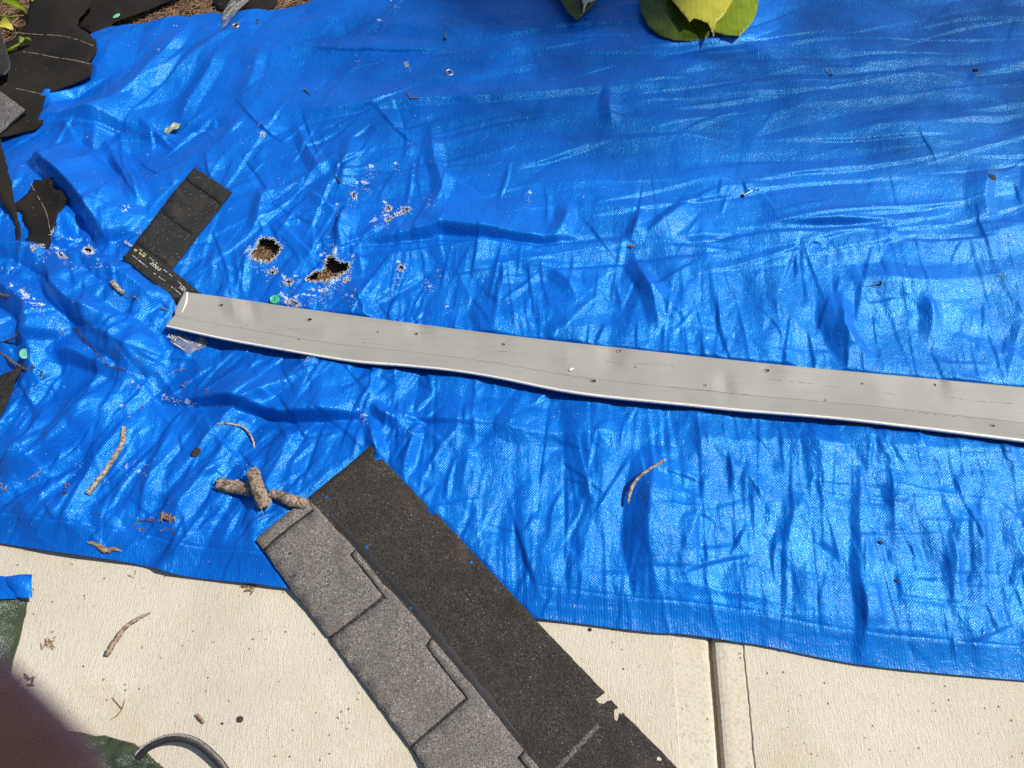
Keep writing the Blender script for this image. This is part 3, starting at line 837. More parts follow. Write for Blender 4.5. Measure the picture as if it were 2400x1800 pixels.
def build_tarp():
    bx = [G(*p) for p in TARP_BOT]; tx = [G(*p) for p in TARP_TOP]
    nx, ny = 1400, 780
    xs = np.linspace(-1.88, 1.98, nx)
    cb = catmull([(a, b, 0) for a, b in bx], 400)
    yb = np.interp(xs, [p.x for p in cb], [p.y for p in cb])
    yt = np.interp(xs, [p[0] for p in tx], [p[1] for p in tx])
    yt = yt + np.interp(xs, np.linspace(-1.9, 2, 160), rng.normal(0, 0.004, 160))
    v = np.linspace(0, 1, ny)
    X = np.broadcast_to(xs[None, :], (ny, nx)).copy()
    Y = yb[None, :] + (yt - yb)[None, :] * v[:, None]
    Z = samp(TH, X, Y)
    de = Y - yb[None, :]                      # distance from the near hem
    # hem: doubled cloth, slight step; edge calms down and lifts a little here and there
    pe = PX = 1200 + FPX * X / (Y * cF.y + CAMH * -cF.z)
    lift = 0.006 * np.exp(-((pe - 395) / 45) ** 2) + 0.004 * np.exp(-((pe - 1590) / 70) ** 2) + 0.002 * np.exp(-((pe - 1150) / 90) ** 2)
    Z = Z + lift * np.exp(-(de / 0.035) ** 2)
    hem = 1 - sm(de, 0.060, 0.0625)
    Z += 0.0012 * hem - 0.0012 * np.exp(-((de - 0.0635) / 0.003) ** 2)
    det = yt[None, :] - Y
    hemt = (1 - sm(det, 0.040, 0.043)) * (pe > 240)
    hem = np.maximum(hem, 0.5 * hemt)
    # wear and dirt fields on the same grid
    wear = np.zeros_like(XX); dirt = np.zeros_like(XX)
    for f, L in ((wear, WEAR), (dirt, DIRT)):
        for (a, b, r, s) in L:
            x, y = G(a, b)
            rr = r / 950.0 * 0.78
            i0 = max(0, int((x - 3 * rr - RX0) / RS)); i1 = min(NX, int((x + 3 * rr - RX0) / RS) + 1)
            j0 = max(0, int((y - 3 * rr - RY0) / RS)); j1 = min(NY, int((y + 3 * rr - RY0) / RS) + 1)
            f[j0:j1, i0:i1] = np.maximum(f[j0:j1, i0:i1], s * np.exp(-((XX[j0:j1, i0:i1] - x) ** 2 + (YY[j0:j1, i0:i1] - y) ** 2) / (2 * rr * rr)))
    W = samp(wear, X, Y); Dd = samp(dirt, X, Y)
    # holes: leave the quads out
    cxq = (X[:-1, :-1] + X[1:, 1:]) / 2; cyq = (Y[:-1, :-1] + Y[1:, 1:]) / 2; czq = (Z[:-1, :-1] + Z[1:, 1:]) / 2
    keep = np.ones(cxq.shape, dtype=bool)
    for k, h in enumerate(HOLES):
        x, y = G(h[0][0], h[0][1])
        poly = densify(GP(h, th(x, y)), 0.004, 0.0022, k)
        A = np.array(poly)
        mm = (cxq > A[:, 0].min()) & (cxq < A[:, 0].max()) & (cyq > A[:, 1].min()) & (cyq < A[:, 1].max())
        idx = np.where(mm)
        r = inside(poly, cxq[idx], cyq[idx])
        keep[idx[0][r], idx[1][r]] = False
    ids = np.arange(nx * ny).reshape(ny, nx)
    q = np.stack([ids[:-1, :-1], ids[:-1, 1:], ids[1:, 1:], ids[1:, :-1]], -1)[keep]
    me = bpy.data.meshes.new('tarp')
    me.vertices.add(nx * ny)
    me.vertices.foreach_set('co', np.stack([X, Y, Z], -1).astype(np.float32).ravel())
    me.loops.add(q.size); me.loops.foreach_set('vertex_index', q.astype(np.int32).ravel())
    me.polygons.add(len(q)); me.polygons.foreach_set('loop_start', (np.arange(len(q)) * 4).astype(np.int32))
    me.update(calc_edges=True)
    for nm, a in (('wear', W), ('dirt', Dd), ('hem', hem)):
        at = me.attributes.new(nm, 'FLOAT', 'POINT')
        at.data.foreach_set('value', a.astype(np.float32).ravel())
    o = link('tarp', me, 'tarp_blue')
    tag(o, 'large crumpled blue woven tarp spread over the pavement and planting bed, torn in places', 'tarp')
    return o
tarp = build_tarp()

# frayed white threads round the tears (uncountable)
def build_fray():
    vs, fs = [], []
    def strand(p, d, L, r):
        p = Vector(p); d = Vector(d).normalized()
        s = d.cross(Vector((0, 0, 1))).normalized() * r
        q = [p, p + d * L * .5 + Vector((0, 0, L * rnd.uniform(.0, .35))), p + d * L + Vector((rnd.uniform(-.3, .3) * L, rnd.uniform(-.3, .3) * L, L * rnd.uniform(-.1, .4)))]
        b = len(vs)
        for k, c in enumerate(q):
            w = 1 - 0.35 * k
            vs.extend([c - s * w, c + s * w, c + Vector((0, 0, r * 1.4 * w))])
        for k in range(2):
            a = b + 3 * k
            fs.extend([(a, a + 1, a + 4, a + 3), (a + 1, a + 2, a + 5, a + 4), (a + 2, a, a + 3, a + 5)])
    for h in HOLES:
        c = Vector(G(sum(p[0] for p in h) / len(h), sum(p[1] for p in h) / len(h)))
        z0 = th(*G(*h[0]))
        poly = densify(GP(h, z0), 0.0016, 0.002, 3)
        for p in poly:
            for _ in range(2):
                if rnd.random() < 0.25: continue
                q = Vector(p) + Vector((rnd.uniform(-1, 1), rnd.uniform(-1, 1))) * 0.0018
                d = (c - q).normalized() if (c - q).length > 1e-5 else Vector((1, 0))
                a = rnd.uniform(-1.0, 1.0)
                d = Vector((d.x * math.cos(a) - d.y * math.sin(a), d.x * math.sin(a) + d.y * math.cos(a)))
                if rnd.random() < 0.35: d = -d
                strand((q.x, q.y, th(q.x, q.y) + 0.0006), (d.x, d.y, 0), rnd.uniform(.002, .009), rnd.uniform(.0004, .0008))
    for (a, b, r, s) in WEAR:
        for _ in range(int(r * s * 0.9)):
            p = on(a + rnd.gauss(0, r * .6), b + rnd.gauss(0, r * .5), 0.0005)
            an = rnd.choice([0, math.pi / 2, math.pi, -math.pi / 2]) + rnd.gauss(0, .35)
            strand(p, (math.cos(an), math.sin(an), 0), rnd.uniform(.002, .006), rnd.uniform(.0004, .0007))
    o = link('frayed_threads', mesh(vs, fs), 'white_thread', tarp)
    o['kind'] = 'stuff'
build_fray()

def grommet(px, py, ro, tilt, hole):
    p = on(px, py, 0.001)
    vs, fs = [], []
    N, K = 28, 8
    for i in range(N):
        a = 2 * math.pi * i / N
        for k in range(K):
            b = 2 * math.pi * k / K
            r = ro * 0.74 + ro * 0.26 * math.cos(b)
            vs.append((r * math.cos(a), r * math.sin(a), 0.0022 * math.sin(b)))
    for i in range(N):
        for k in range(K):
            fs.append((i * K + k, ((i + 1) % N) * K + k, ((i + 1) % N) * K + (k + 1) % K, i * K + (k + 1) % K))
    me = mesh(vs, fs)
    me.transform(Matrix.Translation(p) @ Matrix.Rotation(tilt, 4, 'Y') @ Matrix.Rotation(tilt * .6, 4, 'X'))
    return me
o = link('grommet', grommet(552, 60, 0.0125, 0.0, True), 'bare_steel', tarp)
vs = [(0.0088 * math.cos(a), 0.0088 * math.sin(a), 0) for a in [2 * math.pi * k / 20 for k in range(20)]]
me = mesh(vs, [tuple(range(20))]); me.transform(Matrix.Translation(on(552, 60, 0.0016)))
link('eyelet_hole', me, 'asphalt', o)
o = link('loose_grommet', grommet(1053, 170, 0.0128, RAD(14), False), 'bare_steel')
tag(o, 'loose shiny metal grommet ring lying flat on the blue tarp', 'grommet')

# ------------------------------------------------------------------ ground, pavement, mulch
def ground():
    n = 60
    s = 60.0
    me = mesh([(-s, -s, -0.16), (s, -s, -0.16), (s, s, -0.16), (-s, s, -0.16)], [(0, 1, 2, 3)])
    o = link('ground', me, 'soil', None, False); o['kind'] = 'structure'
    # planting bed, bumpy soil just under the tarp
    A = 90; B = 60
    x = np.linspace(-2.4, 2.6, A); y = np.linspace(0.62, 4.2, B)
    X, Y = np.meshgrid(x, y)
    Z = -0.03 + 0.012 * np.sin(X * 9 + Y * 4) * np.cos(Y * 7) + rng.normal(0, 0.004, X.shape)
    ids = np.arange(A * B).reshape(B, A)
    q = np.stack([ids[:-1, :-1], ids[:-1, 1:], ids[1:, 1:], ids[1:, :-1]], -1).reshape(-1, 4)
    me = mesh(np.stack([X, Y, Z], -1).reshape(-1, 3).tolist(), q.tolist())
    o = link('planting_bed', me, 'soil'); o['kind'] = 'structure'
ground()

def pavement():
    # the joint runs almost straight away from the camera
    a0, a1 = G(1668, 1505), G(1692, 1800)
    k = (a0[0] - a1[0]) / (a0[1] - a1[1])
    def jx(y): return a1[0] + k * (y - a1[1])
    y0, y1 = -1.6, 0.70
    bed = mesh([(-4, y0, -0.03), (4.5, y0, -0.03), (4.5, y1, -0.03), (-4, y1, -0.03)], [(0, 1, 2, 3)])
    root = link('pavement', bed, 'concrete_smooth', None, False); root['kind'] = 'structure'
    L = G(1587, 1650)[0] - jx(G(1587, 1650)[1]); L2 = G(1665, 1600)[0] - jx(G(1665, 1600)[1])
    Rr = G(1754, 1650)[0] - jx(G(1754, 1650)[1])
    w = 0.0055
    prof_l = [(-4.0, -0.028, 0), (-4.0, 0.0, 0), (L - 0.0015, 0.0, 0), (L, -0.0016, 1), (-w - 0.014, -0.0016, 1), (-w - 0.007, -0.0024, 1), (-w - 0.0025, -0.0052, 1), (-w, -0.010, 1), (-w, -0.029, 1)]
    prof_r = [(w, -0.029, 1), (w, -0.011, 1), (w + 0.003, -0.0062, 1), (w + 0.010, -0.0035, 1), (w + 0.020, -0.0020, 1), (Rr - 0.002, -0.0020, 1), (Rr - .0005, -0.0034, 1), (Rr + .001, -0.0034, 0), (Rr + 0.003, 0.0, 0), (4.5, 0.0, 0), (4.5, -0.028, 0)]
    ys = np.concatenate([[y0], np.linspace(-0.15, y1 - .05, 60), [y1]])
    for prof in (prof_l, prof_r):
        vs, fs, mi = [], [], []
        n = len(prof)
        for iy, y in enumerate(ys):
            wob = rnd.gauss(0, 0.0007)
            for i, (dx, z, m) in enumerate(prof):
                big = abs(dx) > 2
                vs.append((dx if big else jx(y) + dx + wob * (0.4 if abs(dx) < .012 else 1), y, z - (0.004 if iy in (0, len(ys) - 1) else 0)))
        for iy in range(len(ys) - 1):
            for i in range(n - 1):
                fs.append((iy * n + i, iy * n + i + 1, (iy + 1) * n + i + 1, (iy + 1) * n + i)); mi.append(prof[i + 1][2])
        fs = [f[::-1] for f in fs]
        me = mesh(vs, fs)
        o = link('slab', me, ['concrete_broomed', 'concrete_smooth'], root, False)
        me.polygons.foreach_set('material_index', np.array(mi))
        if me.polygons[n].normal.z < 0:
            me.flip_normals()
pavement()

def needles():
    vs, fs, tone = [], [], []
    def needle(x, y, z, an, L, r, cz):
        b = len(vs)
        d = Vector((math.cos(an), math.sin(an), 0)); s = Vector((-d.y, d.x, 0))
        c = rnd.uniform(-.25, .25) * L
        t = rnd.random()
        for k in range(4):
            u = k / 3 - .5
            p = Vector((x, y, z)) + d * L * u + s * c * (0.25 - u * u) * 2 + Vector((0, 0, cz * u))
            vs.extend([p - s * r, p + s * r, p + Vector((0, 0, r * 1.6))]); tone.extend([t] * 3)
        for k in range(3):
            a = b + 3 * k
            fs.extend([(a, a + 1, a + 4, a + 3), (a + 1, a + 2, a + 5, a + 4), (a + 2, a, a + 3, a + 5)])
    def patch(x0, y0, x1, y1, n, zt, Lm):
        for _ in range(n):
            x = rnd.uniform(x0, x1); y = rnd.uniform(y0, y1)
            needle(x, y, zt - abs(rnd.gauss(0, .006)), rnd.gauss(0.3, 1.0), rnd.uniform(.4, 1.3) * Lm, rnd.uniform(.0006, .0012), rnd.uniform(-.02, .02))
    a = G(200, 130); b = G(860, -80)
    patch(a[0], a[1], b[0], b[1] + .15, 5200, -0.006, 0.11)
    a = G(-60, 150); b = G(220, -60)
    patch(a[0] - .1, a[1], b[0], b[1] + .1, 1200, -0.008, 0.10)
    for h in HOLES[:13]:
        A = np.array(GP(h, -0.01)); m = A.mean(0); e = (A.max(0) - A.min(0)) * .5 + .022
        area = e[0] * e[1] * 4
        patch(m[0] - e[0], m[1] - e[1], m[0] + e[0], m[1] + e[1], int(area * 90000), -0.011, 0.055)
    me = mesh(vs, fs)
    at = me.attributes.new('tone', 'FLOAT', 'POINT'); at.data.foreach_set('value', np.array(tone, dtype=np.float32))
    o = link('pine_straw', me, 'pine_needle')
    tag(o, 'brown dry pine straw mulch showing past and through the blue tarp', 'mulch', None, 'stuff')
needles()

# ------------------------------------------------------------------ metal flashing
def flashing():
    root = empty('metal_flashing', (*G(415, 745), ts(*G(415, 745))))
    tag(root, 'long bent grey metal drip edge with nail holes lying across the blue tarp', 'flashing')
    N = 420
    tp = catmull([(p[0], p[1], 0) for p in FLASH_TOP], 900); bt = catmull([(p[0], p[1], 0) for p in FLASH_BOT], 900)
    dents = [(520, 717, 26, -.002), (560, 728, 26, .004), (545, 760, 22, -.003), (725, 748, 10, .001), (975, 778, 24, -.003), (1180, 805, 14, -.002), (1420, 850, 30, -.004), (1455, 818, 16, -.004), (1700, 905, 26, -.003), (1800, 868, 18, -.003), (2090, 885, 14, .001), (2195, 900, 16, -.003), (910, 850, 60, .002), (1000, 800, 50, -.0015)]
    vdents = [(545, 30, .006, .15), (590, 22, -.004, .2), (1432, 34, -.006, .12), (1700, 26, -.005, .55), (1330, 40, .003, .4), (985, 36, -.004, .1), (2060, 40, .003, .3), (2205, 22, -.004, .1), (1845, 50, .003, .2), (760, 60, .003, .5)]
    prof = [(0.0, .0045), (0.06, .003), (.2, .0026), (.34, .0026), (.48, .003), (.58, .0035), (.655, .0042), (.675, .0052), (.72, .0080), (.80, .0130), (.87, .0178), (.935, .0214)]
    lip = [(.933, .0216), (.942, .0226), (.955, .0228), (.975, .0214), (.992, .0180), (1.0, .0150)]
    def station(i):
        u = (i / (N - 1)) ** 1.0
        t = tp[int(u * 899)]; b = bt[int(u * 899)]
        return t, b
    xs0 = []
    def rows(pr):
        vs = []
        for i in range(N):
            t, b = station(i)
            m = ((t.x + b.x) / 2, (t.y + b.y) / 2)
            for (f, h) in pr:
                # the left end is cut: flange ends back from the lip
                px = t.x + (b.x - t.x) * f; py = t.y + (b.y - t.y) * f
                if i < 6 and .5 < f < .8: px += (6 - i) * 1.2 * (1 - abs(f - .66) / .16)
                dz = h
                for (dx, dy, r, a) in dents:
                    dz += 0.6 * a * math.exp(-((px - dx) ** 2 + (py - dy) ** 2) / (2 * r * r * .5))
                dz += .008 * math.exp(-((px - 425) / 60) ** 2)
                for (dx, w_, a_, f0) in vdents:
                    dz += a_ * max(0, 1 - abs(px - dx - (f - f0) * 18) / w_) * max(0, 1 - abs(f - f0) / .42)
                dz += 0.0012 * math.sin(px * .011 + f * 4) + .0008 * math.sin(px * .037 + 1.3)
                z = .03
                for _ in range(3):
                    x, y = G(px, py, z); z = tf(x, y) + dz
                vs.append((x, y, z))
        return vs
    def grid(vs, n):
        return [(i * n + k, (i + 1) * n + k, (i + 1) * n + k + 1, i * n + k + 1)[::-1] for i in range(N - 1) for k in range(n - 1)]
    pr = [(a, b) for a, b in prof]
    # refine the flange so dents show
    fine = []
    for (a, b), (c, d) in zip(pr[:-1], pr[1:]):
        for k in range(3): fine.append((a + (c - a) * k / 3, b + (d - b) * k / 3))
    fine.append(pr[-1])
    cut = next(i for i, q in enumerate(fine) if q[0] > .654)
    v = rows(fine[:cut + 1])
    me = mesh(v, grid(v, cut + 1))
    fl = link('flange', me, 'painted_metal', root)
    v = rows(fine[cut:])
    me = mesh(v, grid(v, len(fine) - cut))
    bd = link('drip_band', me, 'painted_metal', root)
    so_ = bd.modifiers.new('t', 'SOLIDIFY'); so_.thickness = 0.0007; so_.offset = -1
    so_ = fl.modifiers.new('t', 'SOLIDIFY'); so_.thickness = 0.0007; so_.offset = -1
    v = rows(lip)
    me = mesh(v, grid(v, len(lip)))
    lp = link('lip', me, 'metal_lip', root)
    so_ = lp.modifiers.new('t', 'SOLIDIFY'); so_.thickness = 0.0009; so_.offset = -1
    # nail holes, torn open with a little turned rim
    for k, (a, b, r) in enumerate([(520, 717, 4), (725, 748, 4.5), (975, 778, 3.5), (1180, 805, 3.5), (1455, 817, 4.5), (1800, 866, 5), (2193, 899, 4.5), (1391, 893, 5), (2326, 999, 4), (700, 795, 2), (1654, 902, 2.4), (1490, 858, 1.8), (885, 775, 2.0), (2023, 897, 2), (1936, 936, 2)]):
        x, y = G(a, b, .042)
        R = r / 950
        vs = []; nn = 12
        for ring, (rr, zz) in enumerate(((1.5, -.0002), (1.1, .0012), (.85, .0010), (.55, .0002))):
            for j in range(nn):
                an = 2 * math.pi * j / nn
                q = R * rr * (1 + rnd.uniform(-.18, .18)) * (1.25 if abs(math.cos(an)) > .6 else .85)
                vs.append((x + q * math.cos(an), y + q * math.sin(an), zz + rnd.uniform(-.0002, .0002)))
        fs = [(g * nn + j, g * nn + (j + 1) % nn, (g + 1) * nn + (j + 1) % nn, (g + 1) * nn + j) for g in range(3) for j in range(nn)]
        fs.append(tuple(3 * nn + j for j in range(nn)))
        # height of the flange here
        best = min(list(fl.data.vertices) + list(bd.data.vertices), key=lambda w: (w.co.x - x) ** 2 + (w.co.y - y) ** 2)
        vs = [(p[0], p[1], p[2] + best.co.z + .0004) for p in vs]
        me = mesh(vs, fs)
        o = link('nail_hole', me, ['painted_metal', 'asphalt'], fl)
        for p in me.polygons:
            if p.index >= 2 * nn: p.material_index = 1
    # scuffs and scratched lines along the metal
    VC = np.array([v.co[:] for v in fl.data.vertices] + [v.co[:] for v in bd.data.vertices])
    def flz(x, y):
        return float(VC[((VC[:, 0] - x) ** 2 + (VC[:, 1] - y) ** 2).argmin(), 2])
    for k, L in enumerate([[(1418, 840), (1470, 850), (1520, 851), (1580, 857)], [(1800, 886), (1850, 893), (1905, 897)], [(1930, 901), (1965, 905)], [(960, 770), (985, 775), (1015, 776)], [(1130, 826), (1180, 822), (1230, 830)], [(640, 762), (690, 770), (760, 776)],
                           [(1560, 905), (1640, 912), (1760, 925)], [(560, 770), (575, 762), (585, 758)], [(2070, 918), (2100, 922)], [(840, 800), (900, 806), (930, 812)], [(2230, 930), (2300, 938), (2380, 944)], [(1090, 845), (1150, 850)], [(2120, 960), (2200, 972), (2290, 980)]]):
        A = catmull([(*G(a, b, .042), 0) for a, b in L], 34)
        vs, fs = [], []
        for i, p in enumerate(A):
            t = (A[min(i + 1, 33)] - A[max(i - 1, 0)]).normalized(); sd = Vector((-t.y, t.x, 0)) * .00045 * rnd.uniform(.4, 1.3)
            z = flz(p.x, p.y) + .0005
            vs += [(p.x - sd.x, p.y - sd.y, z), (p.x + sd.x, p.y + sd.y, z)]
        for i in range(33):
            if rnd.random() < .5: continue
            fs.append((2 * i + 1, 2 * i, 2 * i + 2, 2 * i + 3))
        link('scratch', mesh(vs, fs), 'chalk_line', fl, False)
    # caulk bead at the cut end
    pts = [G(442, 690, .046), G(440, 710, .046), G(434, 728, .046), G(430, 740, .046)]
    pts = [(x, y, min(fl.data.vertices, key=lambda w: (w.co.x - x) ** 2 + (w.co.y - y) ** 2).co.z + .0006) for x, y in pts]
    link('caulk_bead', tube(pts, [.002, .0028, .0016, .0008], 18, 7, .3, 3, .5), 'white_thread', fl)
    p = G(1339, 862, .048)
    z = min(bd.data.vertices, key=lambda w: (w.co.x - p[0]) ** 2 + (w.co.y - p[1]) ** 2).co.z
    link('paint_chip', tube([(p[0] - .006, p[1] - .002, z + .001), (p[0], p[1], z + .002), (p[0] + .006, p[1] + .004, z + .001)], [.002, .004, .0015], 8, 6, .5, 9, .4), 'white_thread', fl)
    return fl
flange = flashing()

# ------------------------------------------------------------------ shingle (laminated), long
def pxy(poly, z): return GP(poly, z)
def big_shingle():
    c = G(1050, 1450)
    root = empty('laminated_shingle', (*c, ts(*c)))
    tag(root, 'large asphalt shingle, grey tabs and dark nailing half, lying from tarp onto concrete', 'shingle')
    Z0 = 0.010
    def zb(x, y):
        # sags between its supports; lifts a little along the grey edge
        return ts(x, y) + 0.006
    poly = densify(GS(SHINGLE, .006), 0.010, 0.0006, 11)
    sheet('backing', poly, zb, 0.0032, ['granule_dark', 'asphalt'], root, 0.02)
    EXP = [(721, 1167), (743, 1189), (786, 1238), (830, 1284), (897, 1368), (931, 1399), (1004, 1484), (1112, 1613), (1200, 1722), (1310, 1856)]
    OUT = [(598, 1266), (618, 1290), (680, 1378), (772, 1496), (962, 1752), (995, 1800), (1040, 1860)]
    def zt(x, y): return zb(x, y) + 0.0034
    def zt2(x, y): return zb(x, y) + 0.0032
    # overlay: pieces parted by dark slots
    pieces = [
        ('tab', [(598, 1266), (721, 1167), (724, 1176), (733, 1193), (617, 1287)]),
        ('tab', [(620, 1292), (736, 1198), (729, 1183), (724, 1173), (743, 1189), (786, 1238), (833, 1287), (820, 1299), (858, 1347), (897, 1397), (770, 1493), (680, 1378)]),
        ('tab', [(774, 1498), (903, 1400), (863, 1348), (824, 1302), (835, 1289), (897, 1368), (931, 1399), (1004, 1484), (1010, 1494), (996, 1513), (1042, 1574), (1091, 1635), (960, 1749), (870, 1628)]),
        ('tab', [(965, 1753), (1097, 1638), (1047, 1575), (1001, 1516), (1012, 1496), (1112, 1613), (1200, 1722), (1228, 1757), (1211, 1776), (1260, 1835), (1318, 1906), (1176, 2050), (1040, 1860), (995, 1800)]),
        ('tab', [(1180, 2055), (1323, 1910), (1268, 1837), (1218, 1775), (1231, 1761), (1400, 1965), (1600, 2200), (1450, 2250), (1322, 2250)]),
    ]
    for k, (nm, pl) in enumerate(pieces):
        o = sheet(nm, densify(GS(pl, .010), 0.010, 0.0008, 20 + k), zt if k % 2 else zt2, 0.0033, ['granule_grey', 'asphalt'], root, 0.03)
    # sealant strip on the dark half near the lower end, and the worn line of asphalt along the tabs
    def band(nm, a, b, w, m, dz, seed, taper=True):
        A = catmull([(*q, 0) for q in GS(a, .006)], 40)
        vs = []; r_ = random.Random(seed)
        for i, p in enumerate(A):
            t = (A[min(i + 1, 39)] - A[max(i - 1, 0)]).normalized(); s = Vector((-t.y, t.x, 0))
            ww = w * (1 + r_.uniform(-.35, .35)) * (min(1, 6 * i / 39, 6 * (39 - i) / 39) if taper else 1)
            for e in (-1, 0, 1):
                q = p + s * ww * e
                vs.append((q.x, q.y, zb(q.x, q.y) + (dz if e == 0 else .0002)))
        fs = [(i * 3 + k, (i + 1) * 3 + k, (i + 1) * 3 + k + 1, i * 3 + k + 1)[::-1] for i in range(39) for k in range(2)]
        return link(nm, mesh(vs, fs), m, root)
    band('sealant_strip', [(1404, 1700), (1360, 1745), (1310, 1800), (1270, 1850)], None, .0045, 'granule_slate', .0007, 4, False)
    band('adhesive_line', [(760, 1192), (850, 1288), (950, 1400), (1050, 1520), (1150, 1645), (1225, 1735)], None, .007, 'asphalt', .0008, 5)
    # nail holes punched through
    for (a, b, r) in [(765, 1165, 4), (860, 1282, 4.2), (963, 1424, 4.2), (1105, 1318, 4.5), (1545, 1780, 6), (680, 1297, 4), (691, 1349, 4), (762, 1426, 3)]:
        x, y = GS([(a, b)], .008)[0]; R = r / 1350
        z = zb(x, y) + (0.0037 if b < 1430 and a < 800 and a != 765 else .0005)
        m = 'tarp_blue' if (a, b) in ((765, 1165), (860, 1282), (963, 1424), (1105, 1318)) else ('concrete_smooth' if a == 1545 else 'asphalt')
        vs = [(x + R * (1 + rnd.uniform(-.2, .2)) * math.cos(q), y + R * (1 + rnd.uniform(-.2, .2)) * math.sin(q), z) for q in [2 * math.pi * k / 10 for k in range(10)]]
        link('nail_hole', mesh(vs, [tuple(range(10))]), m, root, False)
big_shingle()

# ------------------------------------------------------------------ L-shaped shingle scrap with print
def text_mesh(body, size):
    cu = bpy.data.curves.new('t', 'FONT'); cu.body = body; cu.size = size; cu.align_x = 'LEFT'; cu.extrude = 0.0002
    cu.resolution_u = 2
    ob = bpy.data.objects.new('t', cu)
    COL.objects.link(ob)
    bpy.context.view_layer.update()
    me = bpy.data.meshes.new_from_object(ob.evaluated_get(bpy.context.evaluated_depsgraph_get()))
    bpy.data.objects.remove(ob)
    return me
def put_text(name, body, a, b, hpx, mat, parent, zf, dz=.0004, flipy=False, lift=0.01):
    """lettering along the line from photo point a to b"""
    A = Vector(G(a[0], a[1], lift)); B = Vector(G(b[0], b[1], lift))
    me = text_mesh(body, hpx / 950 * 1.35)
    w = max(v.co.x for v in me.vertices)
    sx = (B - A).length / w
    d = (B - A).normalized(); n = Vector((-d.y, d.x)) * (-1 if flipy else 1)
    for v in me.vertices:
        q = A + d * v.co.x * sx + n * v.co.y
        v.co = (q.x, q.y, zf(q.x, q.y) + dz + v.co.z)
    return link(name, me, mat, parent, False)
def strip(name, pts, w, mat, parent, zf, dz, seed=0, n=30, jit=.3, gaps=0.0):
    A = catmull([(*q, 0) for q in pts], n)
    r_ = random.Random(seed)
    vs, fs = [], []
    for i, p in enumerate(A):
        t = (A[min(i + 1, n - 1)] - A[max(i - 1, 0)]).normalized(); s = Vector((-t.y, t.x, 0))
        ww = w * (1 + r_.uniform(-jit, jit))
        for e in (-1, 1):
            q = p + s * ww * e
            vs.append((q.x, q.y, zf(q.x, q.y) + dz))
    for i in range(n - 1):
        if r_.random() < gaps: continue
        fs.append((2 * i + 1, 2 * i, 2 * i + 2, 2 * i + 3))
    return link(name, mesh(vs, fs), mat, parent, False)
def lsz(x, y):
    w = min(1, max(0, (x - G(375, 690)[0]) / (G(425, 690)[0] - G(375, 690)[0])))
    return ts(x, y) * (1 - w) + min(ts(x, y), tf(x, y) - .003) * w
def small_shingle():
    c = G(400, 540)
    root = empty('shingle_scrap', (*c, ts(*c)))
    tag(root, 'black L-shaped shingle scrap with faded print, one end under the metal drip edge', 'shingle scrap')
    zf = lambda x, y: lsz(x, y) + .0035
    sheet('backing', densify(GS(LSH, .005, lsz), .008, .0009, 31), zf, .003, ['granule_black', 'asphalt'], root, .018)
    # doubled band at the far end
    zf2 = lambda x, y: lsz(x, y) + .0062
    sheet('overlay', densify(GS([(456, 393), (542, 450), (519, 479), (436, 420)], .005, lsz), .008, .0012, 32), zf2, .0026, ['granule_black', 'asphalt'], root, .02)
    sheet('overlay', densify(GS([(434, 424), (516, 483), (458, 557), (375, 495)], .005, lsz), .008, .0006, 33), lambda x, y: lsz(x, y) + .0044, .0008, ['granule_black', 'asphalt'], root, .02)
    sheet('overlay', densify(GS([(373, 498), (456, 559), (404, 628), (316, 568)], .005, lsz), .008, .0006, 34), lambda x, y: lsz(x, y) + .0043, .0007, ['granule_black', 'asphalt'], root, .02)
    z3 = lambda x, y: lsz(x, y) + .0046
    for a, b, k in (((326, 583), (372, 621), 1), ((384, 632), (404, 648), 2), ((416, 658), (436, 677), 3), ((308, 596), (345, 626), 4), ((360, 640), (392, 662), 5), ((402, 672), (424, 690), 6)):
        strip('print_line', GS([a, ((a[0] + b[0]) / 2, (a[1] + b[1]) / 2), b], .005, lsz), .0007, 'white_mark', root, z3, .0003, k, 14, .5, .3)
    put_text('print', '2003', (361, 633), (381, 648), 9, 'white_mark', root, z3, .0004, False, .034)
    put_text('print', 'TAM', (423, 683), (436, 692), 9, 'white_mark', root, z3, .0004, False, .034)
    put_text('print', 'apur', (306, 588), (322, 600), 9, 'white_mark', root, z3, .0004, False, .034)
    put_text('print', 'e us', (327, 606), (350, 621), 9, 'yellow_mark', root, z3, .0004, False, .034)
small_shingle()

